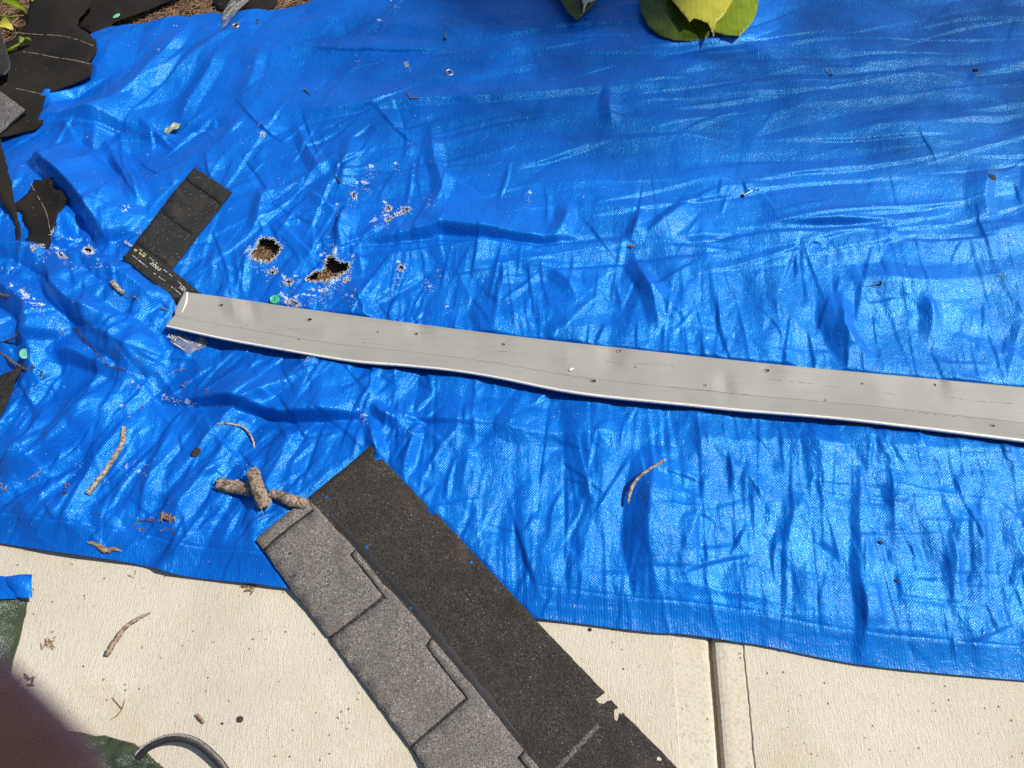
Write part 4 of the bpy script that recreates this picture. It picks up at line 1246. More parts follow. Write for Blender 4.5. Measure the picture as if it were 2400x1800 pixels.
# ------------------------------------------------------------------ roofing felt pieces
def bend(poly, f): return f
def felts():
    zf = lambda x, y: ts(x, y) + .010 + .0050 * math.sin(x * 17 + y * 9) + .003 * math.sin(x * 9 - y * 31)
    o = sheet('roofing_felt', densify(GS(FELT_BIG, .006), .012, .0022, 41), zf, .0016, 'roofing_felt', None, .03)
    tag(o, 'big torn sheet of black roofing felt with pale chalk lines, beside the hosta leaves', 'roofing felt')
    for k, L in enumerate((((30, 73), (90, 83), (150, 92), (222, 112)), ((30, 118), (75, 126), (130, 137), (215, 156)), ((35, 208), (70, 216), (106, 224)))):
        strip('chalk_line', GS(L, .006), .0010, 'chalk_line', o, zf, .0006, 50 + k, 40, .5, .08)
    zf2 = lambda x, y: max(-.004, ts(x, y) * .4) + .006
    o = sheet('roofing_felt', densify(GP(FELT_STRIP, .0), .012, .0025, 42), zf2, .0016, 'roofing_felt', None, .03)
    tag(o, 'narrow strip of black felt on pine straw carrying a green plastic cap', 'roofing felt')
    zf3 = lambda x, y: ts(x, y) + .004
    o = sheet('roofing_felt', densify(GS(FELT_TORN, .004), .006, .0016, 43), zf3, .0014, 'roofing_felt', None, .02)
    tag(o, 'small ragged scrap of black felt on the tarp, one pale curved line across it', 'roofing felt')
    strip('chalk_line', GS([(72, 430), (86, 456), (100, 479), (111, 506), (117, 535), (122, 552)], .004), .0008, 'chalk_line', o, zf3, .0005, 55, 30, .5, .05)
    # bent piece rising at the frame's left side
    a = Vector(G(38, 566, .03))
    zf4 = lambda x, y: ts(x, y) + .006 + max(0, (a.x + .01 - x)) * .55 + max(0, (y - a.y)) * .10
    o = sheet('roofing_felt', densify(GS(FELT_LEFT, .02), .010, .002, 44), zf4, .0016, 'roofing_felt', None, .025)
    tag(o, 'curled pointed tongue of black felt standing up off the tarp', 'roofing felt')
    zf5 = lambda x, y: .002
    o = sheet('roofing_felt', densify(GP([(505, -60), (665, -60), (650, 10), (628, 26), (605, 34), (575, 26), (512, 24), (500, 5)], 0), .012, .002, 45), zf5, .0016, 'roofing_felt', None, .03)
    tag(o, 'black felt scrap on pine straw beneath the clear printed film strip', 'roofing felt')
    # near left corner scrap below the twig
    zf6 = lambda x, y: ts(x, y) + .008
    o = sheet('roofing_felt', densify(GS([(-60, 905), (0, 880), (30, 866), (52, 855), (50, 868), (36, 890), (22, 930), (0, 982), (-60, 1020)], .008), .008, .0015, 46), zf6, .0018, ['granule_black', 'asphalt'], None, .02)
    tag(o, 'dark pointed granular scrap on the tarp below the forked twig', 'shingle scrap')
    # grey shingle piece and curled black board at the left
    zf7 = lambda x, y: ts(x, y) + .020
    o = sheet('shingle_scrap', densify(GS([(-80, 190), (0, 214), (60, 258), (30, 285), (0, 312), (-80, 340)], .02), .010, .0012, 47), zf7, .006, ['granule_slate', 'asphalt'], None, .025)
    tag(o, 'grey cracked shingle corner resting on the big sheet of black felt', 'shingle scrap')
    zf8 = lambda x, y: ts(x, y) + .030 + .02 * math.sin((y - 1.6) * 5)
    o = sheet('shingle_scrap', densify(GS([(-80, 35), (-2, 58), (8, 80), (16, 105), (24, 132), (31, 156), (29, 172), (17, 184), (-80, 205)], .03), .010, .0008, 48), zf8, .005, ['granule_black', 'granule_slate'], None, .025)
    tag(o, 'curled black shingle end with a rounded rim, over the felt near the hosta', 'shingle scrap')
felts()

# ------------------------------------------------------------------ clear film strips
def films():
    root = empty('film_strip', (*G(545, 40), .02))
    tag(root, 'clear plastic film strip printed with a company name, over the tarp edge by the grommet', 'plastic film')
    zf = lambda x, y: max(th(x, y), .0) + .008 + .006 * math.sin(x * 30 + y * 22)
    PL = [(560, -30), (602, -30), (590, 8), (565, 40), (548, 58), (532, 70), (522, 80), (519, 79), (524, 66), (524, 50), (540, 22)]
    sheet('film', densify(GP(PL, .015), .010, .0008, 61), zf, .0004, 'clear_film', root, .015)
    zf_ = lambda x, y: zf(x, y)
    put_text('print', 'TAMKO FREDERICK', (536, 58), (592, -8), 12, 'white_mark', root, zf_, .0006, False, .015)
    strip('print_line', GP([(531, 42), (545, 26), (556, 14)], .015), .0009, 'white_mark', root, zf, .0006, 3, 12)
    strip('print_line', GP([(556, 40), (572, 24), (588, 6)], .015), .0009, 'white_mark', root, zf, .0006, 4, 12)
    root = empty('film_strip', (*G(435, 805), .02))
    tag(root, 'crumpled piece of clear printed film beneath the end of the metal drip edge', 'plastic film')
    zf = lambda x, y: ts(x, y) + .005 + .003 * math.sin(x * 60 + y * 40)
    PL = [(402, 784), (412, 782), (440, 790), (452, 800), (466, 786), (474, 780), (486, 800), (480, 812), (462, 820), (448, 830), (438, 828), (424, 818), (400, 803)]
    sheet('film', densify(GS(PL, .005), .008, .0008, 62), zf, .0004, 'clear_film', root, .012)
    put_text('print', 'TAM', (421, 797), (402, 790), 9, 'white_mark', root, zf, .0005, False, .038)
    put_text('print', '908', (470, 810), (476, 790), 9, 'white_mark', root, zf, .0005, False, .038)
    strip('print_line', GS([(409, 806), (420, 813), (434, 823)], .005), .0008, 'white_mark', root, zf, .0005, 5, 10)
    strip('print_line', GS([(418, 790), (430, 797), (440, 803)], .005), .0008, 'white_mark', root, zf, .0005, 6, 10)
films()

# ------------------------------------------------------------------ twigs, bark, litter
def twig(pts, rad, mat, label, name='twig', cat='twig', surf=on, rough=.18, lifts=None, group=None, sides=8, n=30, seed=1):
    P = []
    for i, (a, b) in enumerate(pts):
        r = rad[min(i, len(rad) - 1)]
        P.append(surf(a, b, r * .9 + (lifts[i] if lifts else 0)))
    if surf is on:                       # stiff: does not follow every wrinkle
        zs = np.array([p.z for p in P])
        if len(P) > 2:
            fit = np.polyval(np.polyfit(range(len(P)), zs, 1), range(len(P)))
            zs = np.maximum(fit, zs - .004)
            for p, z in zip(P, zs): p.z = z
    o = link(name, tube(P, rad, n, sides, rough, seed), mat)
    tag(o, label, cat, group)
    return o
twig([(290, 1000), (287, 1030), (278, 1058), (255, 1095), (232, 1125), (202, 1156)], [.0052, .0058, .0056, .0054, .0058, .0062], 'twig_pale', 'long gently curved pale twig lying on wrinkled blue tarp', seed=2, rough=.22)
twig([(507, 993), (530, 992), (557, 997), (580, 1010), (592, 1030), (596, 1050)], [.0022, .0024, .0026, .0024, .0026, .0024], 'twig_pale', 'thin hooked pale twig on the tarp above the bark pieces', seed=3)
twig([(1558, 1081), (1530, 1094), (1505, 1110), (1484, 1135), (1475, 1160), (1471, 1182)], [.0030, .0036, .0038, .0040, .0036, .0030], 'twig_pale', 'curved grey twig standing clear of the tarp and throwing a shadow', seed=4, lifts=[.006, .010, .012, .012, .008, .004])
twig([(351, 1436), (322, 1450), (292, 1472), (272, 1500), (252, 1533)], [.0015, .0032, .0040, .0050, .0062], 'twig_bark', 'tapering brown twig arched over bare concrete', surf=onc, lifts=[.004, .014, .016, .014, .004], seed=5, rough=.3)
twig([(0, 824), (18, 838), (30, 850), (52, 862), (66, 868)], [.0028, .003, .0034, .0026, .0016], 'twig_dark', 'dark forked twig holding a green cap on the tarp', seed=6, rough=.25)
twig([(0, 800), (28, 800), (48, 796), (70, 792)], [.0022, .0022, .0025, .0012], 'twig_dark', 'thin dark straight twig in the tarp folds at the felt scrap side', seed=7, rough=.25)
twig([(262, 660), (272, 672), (288, 684)], [.0060, .0072, .0050], 'twig_pale', 'stubby knobbly brown bud lying in a tarp fold', 'twig', 'twig', seed=8, rough=.3, n=16)
twig([(330, 1217), (322, 1222), (314, 1232), (310, 1238)], [.0012, .0016, .0012, .0008], 'twig_dark', 'tiny hooked dark twiglet on the tarp near dry litter', seed=9)
twig([(322, 1222), (345, 1220), (372, 1228), (395, 1240), (412, 1236)], [.0008, .0010, .0010, .0009, .0006], 'twig_dark', 'thread-thin dark stem curving below a clump of dry litter', seed=10)
twig([(205, 1271), (225, 1276), (248, 1290), (270, 1288), (286, 1293)], [.0020, .0048, .0060, .0038, .0012], 'leaf_litter', 'brown splintered bark sliver near the tarp hem', 'bark_sliver', 'bark', seed=11, rough=.45)
twig([(262, 1635), (284, 1660), (281, 1678)][:2], [.0009, .0014], 'twig_dark', 'fine dark curved stem on bare concrete', surf=onc, seed=12, n=12)
twig([(292, 1640), (286, 1660), (275, 1676), (258, 1688)], [.0006, .0010, .0010, .0005], 'twig_dark', 'short wispy stem curving on bare concrete', surf=onc, seed=13, n=14)
twig([(462, 1672), (470, 1684), (478, 1694)], [.0018, .0032, .0036], 'leaf_litter', 'small yellowish husk propped on bare concrete near the black hoop', 'seed_husk', 'husk', surf=onc, lifts=[.012, .006, 0], seed=14, n=12)
twig([(402, 878), (410, 868), (420, 866), (432, 864)], [.0006, .0009, .0009, .0005], 'twig_pale', 'hair-thin pale stem on tarp below the clear film', seed=15, n=12)
twig([(65, 1125), (80, 1112), (100, 1100)], [.0008, .0012, .0006], 'twig_bark', 'slim tan stem along a tarp crease', seed=16, n=10)
twig([(20, 695), (10, 692), (-6, 690)], [.0030, .0036, .0034], 'twig_dark', 'blunt dark twig end in the tarp heap', seed=17, n=10)

def bark(pts, rad, label, seed, lifts):
    P = [on(a, b, r * .8 + l) for (a, b), r, l in zip(pts, rad, lifts)]
    n, sides = 34, 18
    rad = [q * .9 for q in rad]
    me = tube(P, rad, n, sides, .03, seed)
    r_ = random.Random(seed)
    ph = [r_.uniform(0, 6) for _ in range(4)]
    C = catmull(P, n)
    for i in range(n):
        for s in range(sides):
            v = me.vertices[i * sides + s]
            a = 2 * math.pi * s / sides
            f = 1 + .07 * math.sin(2 * a + ph[0] + i * .05) + .045 * math.sin(6 * a + ph[1] - i * .05) + .02 * math.sin(i * .5 + ph[2] + 2 * a)
            if i in (0, n - 1): f *= r_.uniform(.86, 1.12)
            v.co = C[i] + (v.co - C[i]) * f + ((C[-1] - C[0]).normalized() * r_.uniform(-.008, .008) if i in (0, n - 1) else Vector())
    o = link('bark_piece', me, 'bark_roll')
    tag(o, label, 'bark', 'rolled bark pieces by the shingle')
    # loose flakes standing off the roll
    for k in range(4):
        i = r_.randrange(1, n - 5); s = r_.randrange(0, sides // 2)
        vs = []
        for a in range(4):
            for b in range(4):
                w = me.vertices[(i + a) * sides + (s + b) % sides].co
                c = C[i + a]
                vs.append(w + (w - c).normalized() * (.0008 + .0025 * (b / 3) ** 2 + r_.uniform(0, .0008)))
        link('flake', mesh(vs, [(a * 4 + b, a * 4 + b + 1, (a + 1) * 4 + b + 1, (a + 1) * 4 + b) for a in range(3) for b in range(3)]), 'bark_roll', o)
    return o
bark([(512, 1134), (535, 1140), (560, 1144), (592, 1150)], [.0140, .0150, .0148, .0142], 'rolled piece of grey-brown bark lying under the crosswise piece', 71, [0, 0, 0, 0])
bark([(592, 1109), (600, 1130), (608, 1155), (620, 1188)], [.0148, .0155, .0158, .0140], 'thick bark roll lying crosswise on top of another bark piece', 72, [.012, .014, .012, .006])
bark([(632, 1158), (655, 1162), (680, 1172), (714, 1181)], [.0075, .0115, .0140, .0135], 'tapered bark roll whose frayed end touches the shingle corner', 73, [0, 0, .002, .004])

def litter(px, py, s, n, label, surf, seed, mat='leaf_litter', cat='litter', group=None):
    r_ = random.Random(seed)
    c = surf(px, py, .001)
    vs, fs = [], []
    for k in range(n):
        a = r_.uniform(0, math.pi * 2); L = s * r_.uniform(.3, .9); w = L * r_.uniform(.12, .3)
        o = c + Vector((r_.gauss(0, s * .3), r_.gauss(0, s * .25), r_.uniform(0, s * .18)))
        d = Vector((math.cos(a), math.sin(a), r_.uniform(-.1, .3))); q = Vector((-d.y, d.x, r_.uniform(-.4, .4)))
        b = len(vs)
        P = [o - d * L * .5, o + q * w * .5, o + d * L * .5, o - q * w * .5, o + Vector((0, 0, w * .4))]
        for p in P:
            p.z = max(p.z, c.z - .001)
        vs.extend(P)
        fs.extend([(b, b + 3, b + 4), (b + 3, b + 2, b + 4), (b + 2, b + 1, b + 4), (b + 1, b, b + 4), (b, b + 1, b + 2, b + 3)])
    o = link('leaf_litter', mesh(vs, fs), mat, None, False)
    tag(o, label, cat, group)
litter(393, 1213, .030, 20, 'crumbled clump of dry brown leaf bits on tarp near the hem', on, 81)
litter(332, 1240, .012, 8, 'little tan leaf crumb on tarp below the dry clump', on, 82)
litter(360, 1216, .012, 6, 'small orange-brown leaf scrap left of the dry clump on tarp', on, 83)
litter(382, 1242, .010, 6, 'dark speck of litter just under the dry clump on tarp', on, 84)
litter(8, 1145, .020, 8, 'dry tan leaf fragment on tarp by a long crease', on, 85)
litter(162, 1136, .018, 7, 'curled brown leaf flake on tarp above a dark burr', on, 86)
litter(152, 1156, .014, 12, 'dark round burr on tarp under a leaf flake', on, 87, 'crumb')
litter(437, 899, .014, 8, 'two split seed husks on tarp below the clear film', on, 88)
litter(483, 921, .012, 8, 'round dark seed on tarp beyond the split husks', on, 89, 'twig_dark')
litter(585, 1380, .024, 16, 'spidery brown leaf tuft on concrete beside the tarp hem', onc, 90)
litter(116, 1509, .024, 14, 'broken tan leaf crumb on open concrete', onc, 91)
litter(60, 1590, .030, 10, 'dark ragged leaf on concrete close to the green bag', onc, 92, 'twig_dark')
litter(303, 1350, .010, 6, 'tiny husk on concrete just below the lifted tarp hem', onc, 93)
litter(168, 1323, .010, 5, 'small reddish bit on concrete under the tarp hem', onc, 94)
litter(335, 955, .016, 4, 'rusty brown chip tucked in the shadowed tarp fold', on, 95)
litter(1290, 925, .012, 8, 'tiny dark curl of dirt below the metal drip edge', on, 96, 'crumb')
litter(612, 1210, .014, 5, 'wispy brown bit on tarp beneath the bark rolls', on, 97)

# asphalt-coloured oval chip and pebbles
def chip(px, py, a, b, rot, label, mat, surf=on, h=.003, seed=1, name='shingle_chip', cat='chip', group=None):
    r_ = random.Random(seed)
    c = surf(px, py, 0)
    vs = []; n = 16
    for ring, (rr, z) in enumerate(((1.0, .0002), (.97, h * .7), (.6, h), (.2, h * 1.02))):
        for k in range(n):
            t = 2 * math.pi * k / n
            q = 1 + r_.uniform(-.1, .1)
            x, y = a * rr * q * math.cos(t), b * rr * q * math.sin(t)
            X = c.x + x * math.cos(rot) - y * math.sin(rot); Y = c.y + x * math.sin(rot) + y * math.cos(rot)
            vs.append((X, Y, (th(X, Y) if surf is on else 0) + z))
    fs = [(g * n + k, g * n + (k + 1) % n, (g + 1) * n + (k + 1) % n, (g + 1) * n + k) for g in range(3) for k in range(n)] + [tuple(3 * n + k for k in range(n))]
    o = link(name, mesh(vs, fs), mat)
    tag(o, label, cat, group)
chip(458, 1061, .0135, .0085, RAD(60), 'dark oval granule chip lying flat on the tarp', 'granule_dark')
chip(1065 - 1, 1000 + 48, .0001, .0001, 0, 'x', 'crumb') if False else None
chip(2285, 166, .008, .0055, 0, 'dark seed-like pebble on the far smooth tarp fold', 'crumb', seed=3, h=.005, name='pebble', cat='pebble')
chip(2064, 1272, .0065, .004, 0, 'dark brown pebble on the near glossy stretch of tarp', 'crumb', seed=4, h=.004, name='pebble', cat='pebble')
chip(2100, 1361, .0045, .003, 0, 'small black pebble on tarp closer to the near hem', 'crumb', seed=5, h=.003, name='pebble', cat='pebble')
chip(1480, 579, .010, .0035, RAD(5), 'orange sliver wedged at the edge of a tarp fold', 'rust', seed=6, h=.006, name='orange_sliver', cat='chip')
chip(563, 1686, .0068, .0062, 0, 'round dark pebble on open concrete', 'crumb', onc, .004, 7, 'pebble', 'pebble')
chip(521, 1696, .0026, .0024, 0, 'tiny dark pebble beside the round one on concrete', 'crumb', onc, .002, 8, 'pebble', 'pebble')
chip(1383, 1476, .004, .0036, 0, 'dark pebble on concrete just below the hem', 'crumb', onc, .003, 9, 'pebble', 'pebble')
chip(2326, 415, .0135, .009, 0, 'purplish stain-like pebble on the far tarp', 'crumb', on, .0015, 10, 'pebble', 'pebble')

# ------------------------------------------------------------------ nails and green caps
def nail(a, b, label, mat='dull_steel', L=None, head=.0048, r=.0016, lift=.0, headmat=None):
    H = on(a[0], a[1], head * .85); T = on(b[0], b[1], r + lift)
    root = empty('roofing_nail', H)
    tag(root, label, 'nail')
    link('shank', tube([H, H.lerp(T, .5), T], [r, r, r * .35], 10, 8), mat, root)
    d = (T - H).normalized()
    link('head', tube([H - d * .0014, H - d * .0002, H + d * .0006], [head, head * 1.02, head * .8], 5, 14), headmat or mat, root)
nail((1742, 458), (1766, 445), 'bright silver nail with a dark head on open tarp', 'bare_steel', headmat='dull_steel')
nail((2065, 662), (2034, 671), 'pale nail lying in a long tarp crease', 'bare_steel', headmat='dull_steel')
nail((1043, 90), (1047, 72), 'short dark nail standing off the far tarp', lift=.012)
nail((715, 211), (729, 224), 'brownish nail on the smooth tarp above a long crease')
nail((1949, 174), (1940, 154), 'dark nail on the tarp below the hosta leaves', lift=.01)
nail((797, 426), (784, 410), 'grey nail in a furrow uphill of the frayed holes')
nail((316, 697), (341, 711), 'pale-headed nail among tarp folds near the scrap print', headmat='bare_steel')
nail((378, 722), (405, 726), 'rusty-shanked nail pointing at the end of the drip edge', 'dull_steel')
nail((604, 47), (606, 63), 'small dull nail near the tarp edge eyelet', head=.004)
nail((590, 1000 - 580), (593, 430), 'x') if False else None
# bent rusty clip
o = link('rusty_clip', tube([on(952, 213, .003), on(957, 222, .004), on(962, 231, .002), on(972, 231, .002), on(985, 231, .002)], [.0008, .0014, .0022, .0016, .0008], 22, 7, .2, 4, .6), 'rust')
tag(o, 'bent rusty staple-like clip on the smooth tarp', 'clip')

def cap(px, py, R, normal, label, surf=on, lift=.003, mat='green_plastic', spin=0, fixed=None):
    c = fixed if fixed is not None else surf(px, py, lift)
    root = empty('plastic_cap', c)
    tag(root, label, 'plastic cap')
    q = Vector(normal).to_track_quat('Z', 'Y').to_matrix().to_4x4()
    prof = [(0.0, .0016), (.30, .0016), (.36, .0022), (.52, .0010), (.80, .0010), (.88, .0022), (.97, .0018), (1.0, .0), (.9, -.0006), (0.0, -.0006)]
    n = 30; vs, fs = [], []
    for (r, z) in prof:
        for k in range(n):
            a = 2 * math.pi * k / n
            vs.append((R * r * math.cos(a), R * r * math.sin(a), z))
    for g in range(len(prof) - 1):
        for k in range(n):
            fs.append((g * n + k, g * n + (k + 1) % n, (g + 1) * n + (k + 1) % n, (g + 1) * n + k))
    me = mesh(vs, fs[::-1]); me.transform(Matrix.Translation(c) @ q)
    link('disc', me, mat, root)
    me = tube([Vector((-.002, -.003, .0022)), Vector((0, .0, .0026)), Vector((.002, .0045, .0022))], [.0008, .0013, .0008], 8, 6); me.transform(Matrix.Translation(c) @ q)
    link('slot', me, 'strap_black' if mat == 'green_plastic' else mat, root)
cap(644, 702, .0122, (0.05, -.1, 1), 'green plastic cap washer on the tarp against the metal drip edge')
x, y = G(276, 43, .014)
c = Vector((x, y, max(-.004, ts(x, y) * .4) + .0085))
cap(276, 43, .0125, (-.35, .15, 1), 'pale green plastic cap on the narrow strip of black felt', mat='green_pale', fixed=c)
cap(56, 829, .0120, (.93, -.30, .22), 'green plastic cap tilted on edge on the forked dark twig', lift=.010, mat='green_pale')

# dry grey-green leaf
def leaf(name, base, tip, width, z_base, z_tip, mat, arch=.02, cup=.3, parent=None, nu=16, nv=10, tipsharp=1.0, seed=0, rimbrown=False, roll=0.0):
    r_ = random.Random(seed)
    A = Vector((*base, z_base)); B = Vector((*tip, z_tip))
    d = B - A; L = d.length; t = d.normalized()
    s = t.cross(Vector((0, 0, 1))).normalized()
    up = s.cross(t).normalized()
    if roll:
        R = Matrix.Rotation(roll, 3, t); s = R @ s; up = R @ up
    vs, vein, rim = [], [], []
    for i in range(nu + 1):
        u = i / nu
        w = width * .5 * (math.sin(math.pi * min(1, u ** .72)) ** .75 if u < 1 else 0) + width * .012
        if u > .82: w *= 1 - (1 - tipsharp) * 0
        c = A + d * u + up * arch * math.sin(math.pi * u)
        for j in range(nv + 1):
            v = j / nv * 2 - 1
            p = c + s * w * v + up * (cup * w * abs(v) ** 1.6 + .004 * math.sin(9 * u + 5 * v + seed) * abs(v))
            vs.append(p); vein.append(v * (1.0 + .0)); rim.append(max(abs(v) ** 3, u ** 6))
    fs = [(i * (nv + 1) + j, (i + 1) * (nv + 1) + j, (i + 1) * (nv + 1) + j + 1, i * (nv + 1) + j + 1) for i in range(nu) for j in range(nv)]
    me = mesh(vs, fs)
    for nm, a in (('vein', vein), ('rim', rim)):
        at = me.attributes.new(nm, 'FLOAT', 'POINT'); at.data.foreach_set('value', np.array(a, dtype=np.float32))
    return link(name, me, mat, parent)
p1, p2 = on(390, 316, .003), on(425, 290, .006)
o = leaf('dry_leaf', p1.xy, p2.xy, .026, p1.z, p2.z, 'leaf_grey', .004, .25)
tag(o, 'single grey-green fallen leaf on the tarp crease', 'leaf')

# ------------------------------------------------------------------ hostas
def poly_leaf(name, pts, z0, zfun, mat, parent, axis, seed=0):
    """a broad blade whose outline is read from the photo; axis = (base px, tip px) for the veins"""
    P = densify(GP(pts, z0), .012, .0012, seed)
    me = sheet_mesh(P, zfun, .0006, .012)
    a = Vector(G(*axis[0], z0)); b = Vector(G(*axis[1], z0)); d = (b - a).normalized(); n = Vector((-d.y, d.x))
    A = np.array(P)
    ve, rm = [], []
    for v in me.vertices:
        q = Vector((v.co.x, v.co.y)) - a
        ve.append(q.dot(n) * 11)
        dist = np.sqrt(((A - np.array([v.co.x, v.co.y])) ** 2).sum(1)).min()
        rm.append(max(0, 1 - dist / .010) if q.dot(d) > (b - a).length * .62 else 0)
    for nm, s in (('vein', ve), ('rim', rm)):
        at = me.attributes.new(nm, 'FLOAT', 'POINT'); at.data.foreach_set('value', np.array(s, dtype=np.float32))
    return link(name, me, mat, parent)
def hostas():
    gx, gy = G(1640, -330)
    root = empty('hosta', (gx, gy, -.02))
    tag(root, 'hosta plant with broad green leaves and one yellowing torn blade over the tarp', 'hosta')
    z0 = .13
    def dome(cx, cy, z, kx, ky):
        c = G(cx, cy, z)
        return lambda x, y: z - kx * (x - c[0]) ** 2 - ky * (y - c[1]) ** 2
    poly_leaf('leaf', [(1530, -150), (1508, -80), (1500, 0), (1504, 28), (1518, 54), (1545, 77), (1580, 89), (1620, 91), (1655, 88), (1690, 40), (1700, -150)], .045, dome(1600, -40, .05, 0.3, 0.2), 'hosta_dark', root, ((1620, -150), (1600, 90)), 1)
    poly_leaf('leaf', [(1660, -150), (1672, 72), (1700, 80), (1735, 82), (1756, 62), (1772, 36), (1778, 0), (1776, -60), (1750, -150)], .055, dome(1700, -40, .062, 0.3, 0.2), 'hosta_mid', root, ((1700, -150), (1728, 82)), 2)
    poly_leaf('leaf', [(1540, -150), (1574, 0), (1598, 30), (1616, 52), (1626, 44), (1645, 50), (1658, 55), (1666, 68), (1673, 85), (1678, 68), (1680, 54), (1700, 34), (1722, -4), (1745, -150)], .075, dome(1650, -60, .085, 0.6, 0.2), 'hosta_yellow', root, ((1650, -150), (1672, 84)), 3)
    poly_leaf('leaf', [(1240, -150), (1300, -20), (1318, 8), (1335, 32), (1353, 46), (1366, 34), (1385, 16), (1402, -4), (1440, -150)], .055, dome(1345, -70, .062, 0.3, 0.2), 'hosta_dark', root, ((1345, -150), (1353, 46)), 4)
    poly_leaf('leaf', [(1362, -40), (1364, 6), (1368, 14), (1367, 32), (1371, 20), (1377, 9), (1392, 4), (1395, -40)], .075, dome(1375, -20, .08, .5, .5), 'leaf_dead', root, ((1375, -40), (1367, 32)), 5)
    # the rest of the clump, past the top of the picture
    for k in range(13):
        a = RAD(200 + k * 21 + rnd.uniform(-8, 8)); L = rnd.uniform(.24, .34)
        b = (gx + .05 * math.cos(a), gy + .05 * math.sin(a)); t = (gx + L * math.cos(a), gy + L * math.sin(a))
        if t[1] < G(1640, -60, .1)[1]: t = (t[0], G(1640, -60, .1)[1] + rnd.uniform(.0, .04))
        leaf('leaf', b, t, rnd.uniform(.13, .17), .16, rnd.uniform(.10, .2), rnd.choice(['hosta_dark', 'hosta_mid']), .05, .25, root, seed=k)
        link('stalk', tube([(gx, gy, -.03), ((gx + b[0]) / 2, (gy + b[1]) / 2, .08), (*b, .165)], [.006, .005, .004], 8, 7), 'hosta_mid', root)
    for (bx_, tx_) in (((1600, -160), (1640, -120)), ((1345, -160), (1500, -300))):
        q = G(*bx_, .1)
        link('stalk', tube([(gx, gy, -.03), ((gx + q[0]) / 2, (gy + q[1]) / 2, .09), (*q, .10)], [.006, .005, .004], 10, 7), 'hosta_mid', root)
    # second plant, left corner
    gx, gy = G(-60, 40)
    root = empty('hosta', (gx, gy, -.02))
    tag(root, 'straggly hosta with strap-like yellow-green leaves pushing past black felt', 'hosta')
    P = lambda a, b, z: Vector((*G(a, b, z), z))
    def lf(a, b, w, z1, z2, m, k, arch=.015, cup=.5, roll=0):
        A = P(*a, z1); B = P(*b, z2)
        leaf('leaf', A.xy, B.xy, w, z1, z2, m, arch, cup, root, seed=k, roll=roll)
    lf((-10, -12), (64, 30), .032, .06, .05, 'hosta_mid', 1, .012, .5)
    lf((-5, 58), (33, 72), .042, .06, .05, 'hosta_yellow', 2, .01, .6)
    lf((60, -20), (88, 12), .03, .05, .04, 'hosta_mid', 3)
    lf((46, 103), (73, 93), .018, .055, .05, 'hosta_mid', 4, .004, 1.0)
    lf((-40, -30), (20, -8), .05, .08, .07, 'hosta_dark', 5)
    link('stalk', tube([P(8, 128, .03), P(25, 115, .05), P(50, 101, .055)], [.0045, .0042, .003], 12, 8), 'hosta_mid', root)
    link('stalk', tube([P(-10, 34, .02), P(20, 40, .035), P(55, 36, .045)], [.004, .0035, .0015], 12, 8), 'hosta_mid', root)
    link('stalk', tube([(gx, gy, -.03), P(-30, 20, .03), P(-10, -12, .06)], [.006, .005, .003], 12, 8), 'hosta_mid', root)
hostas()

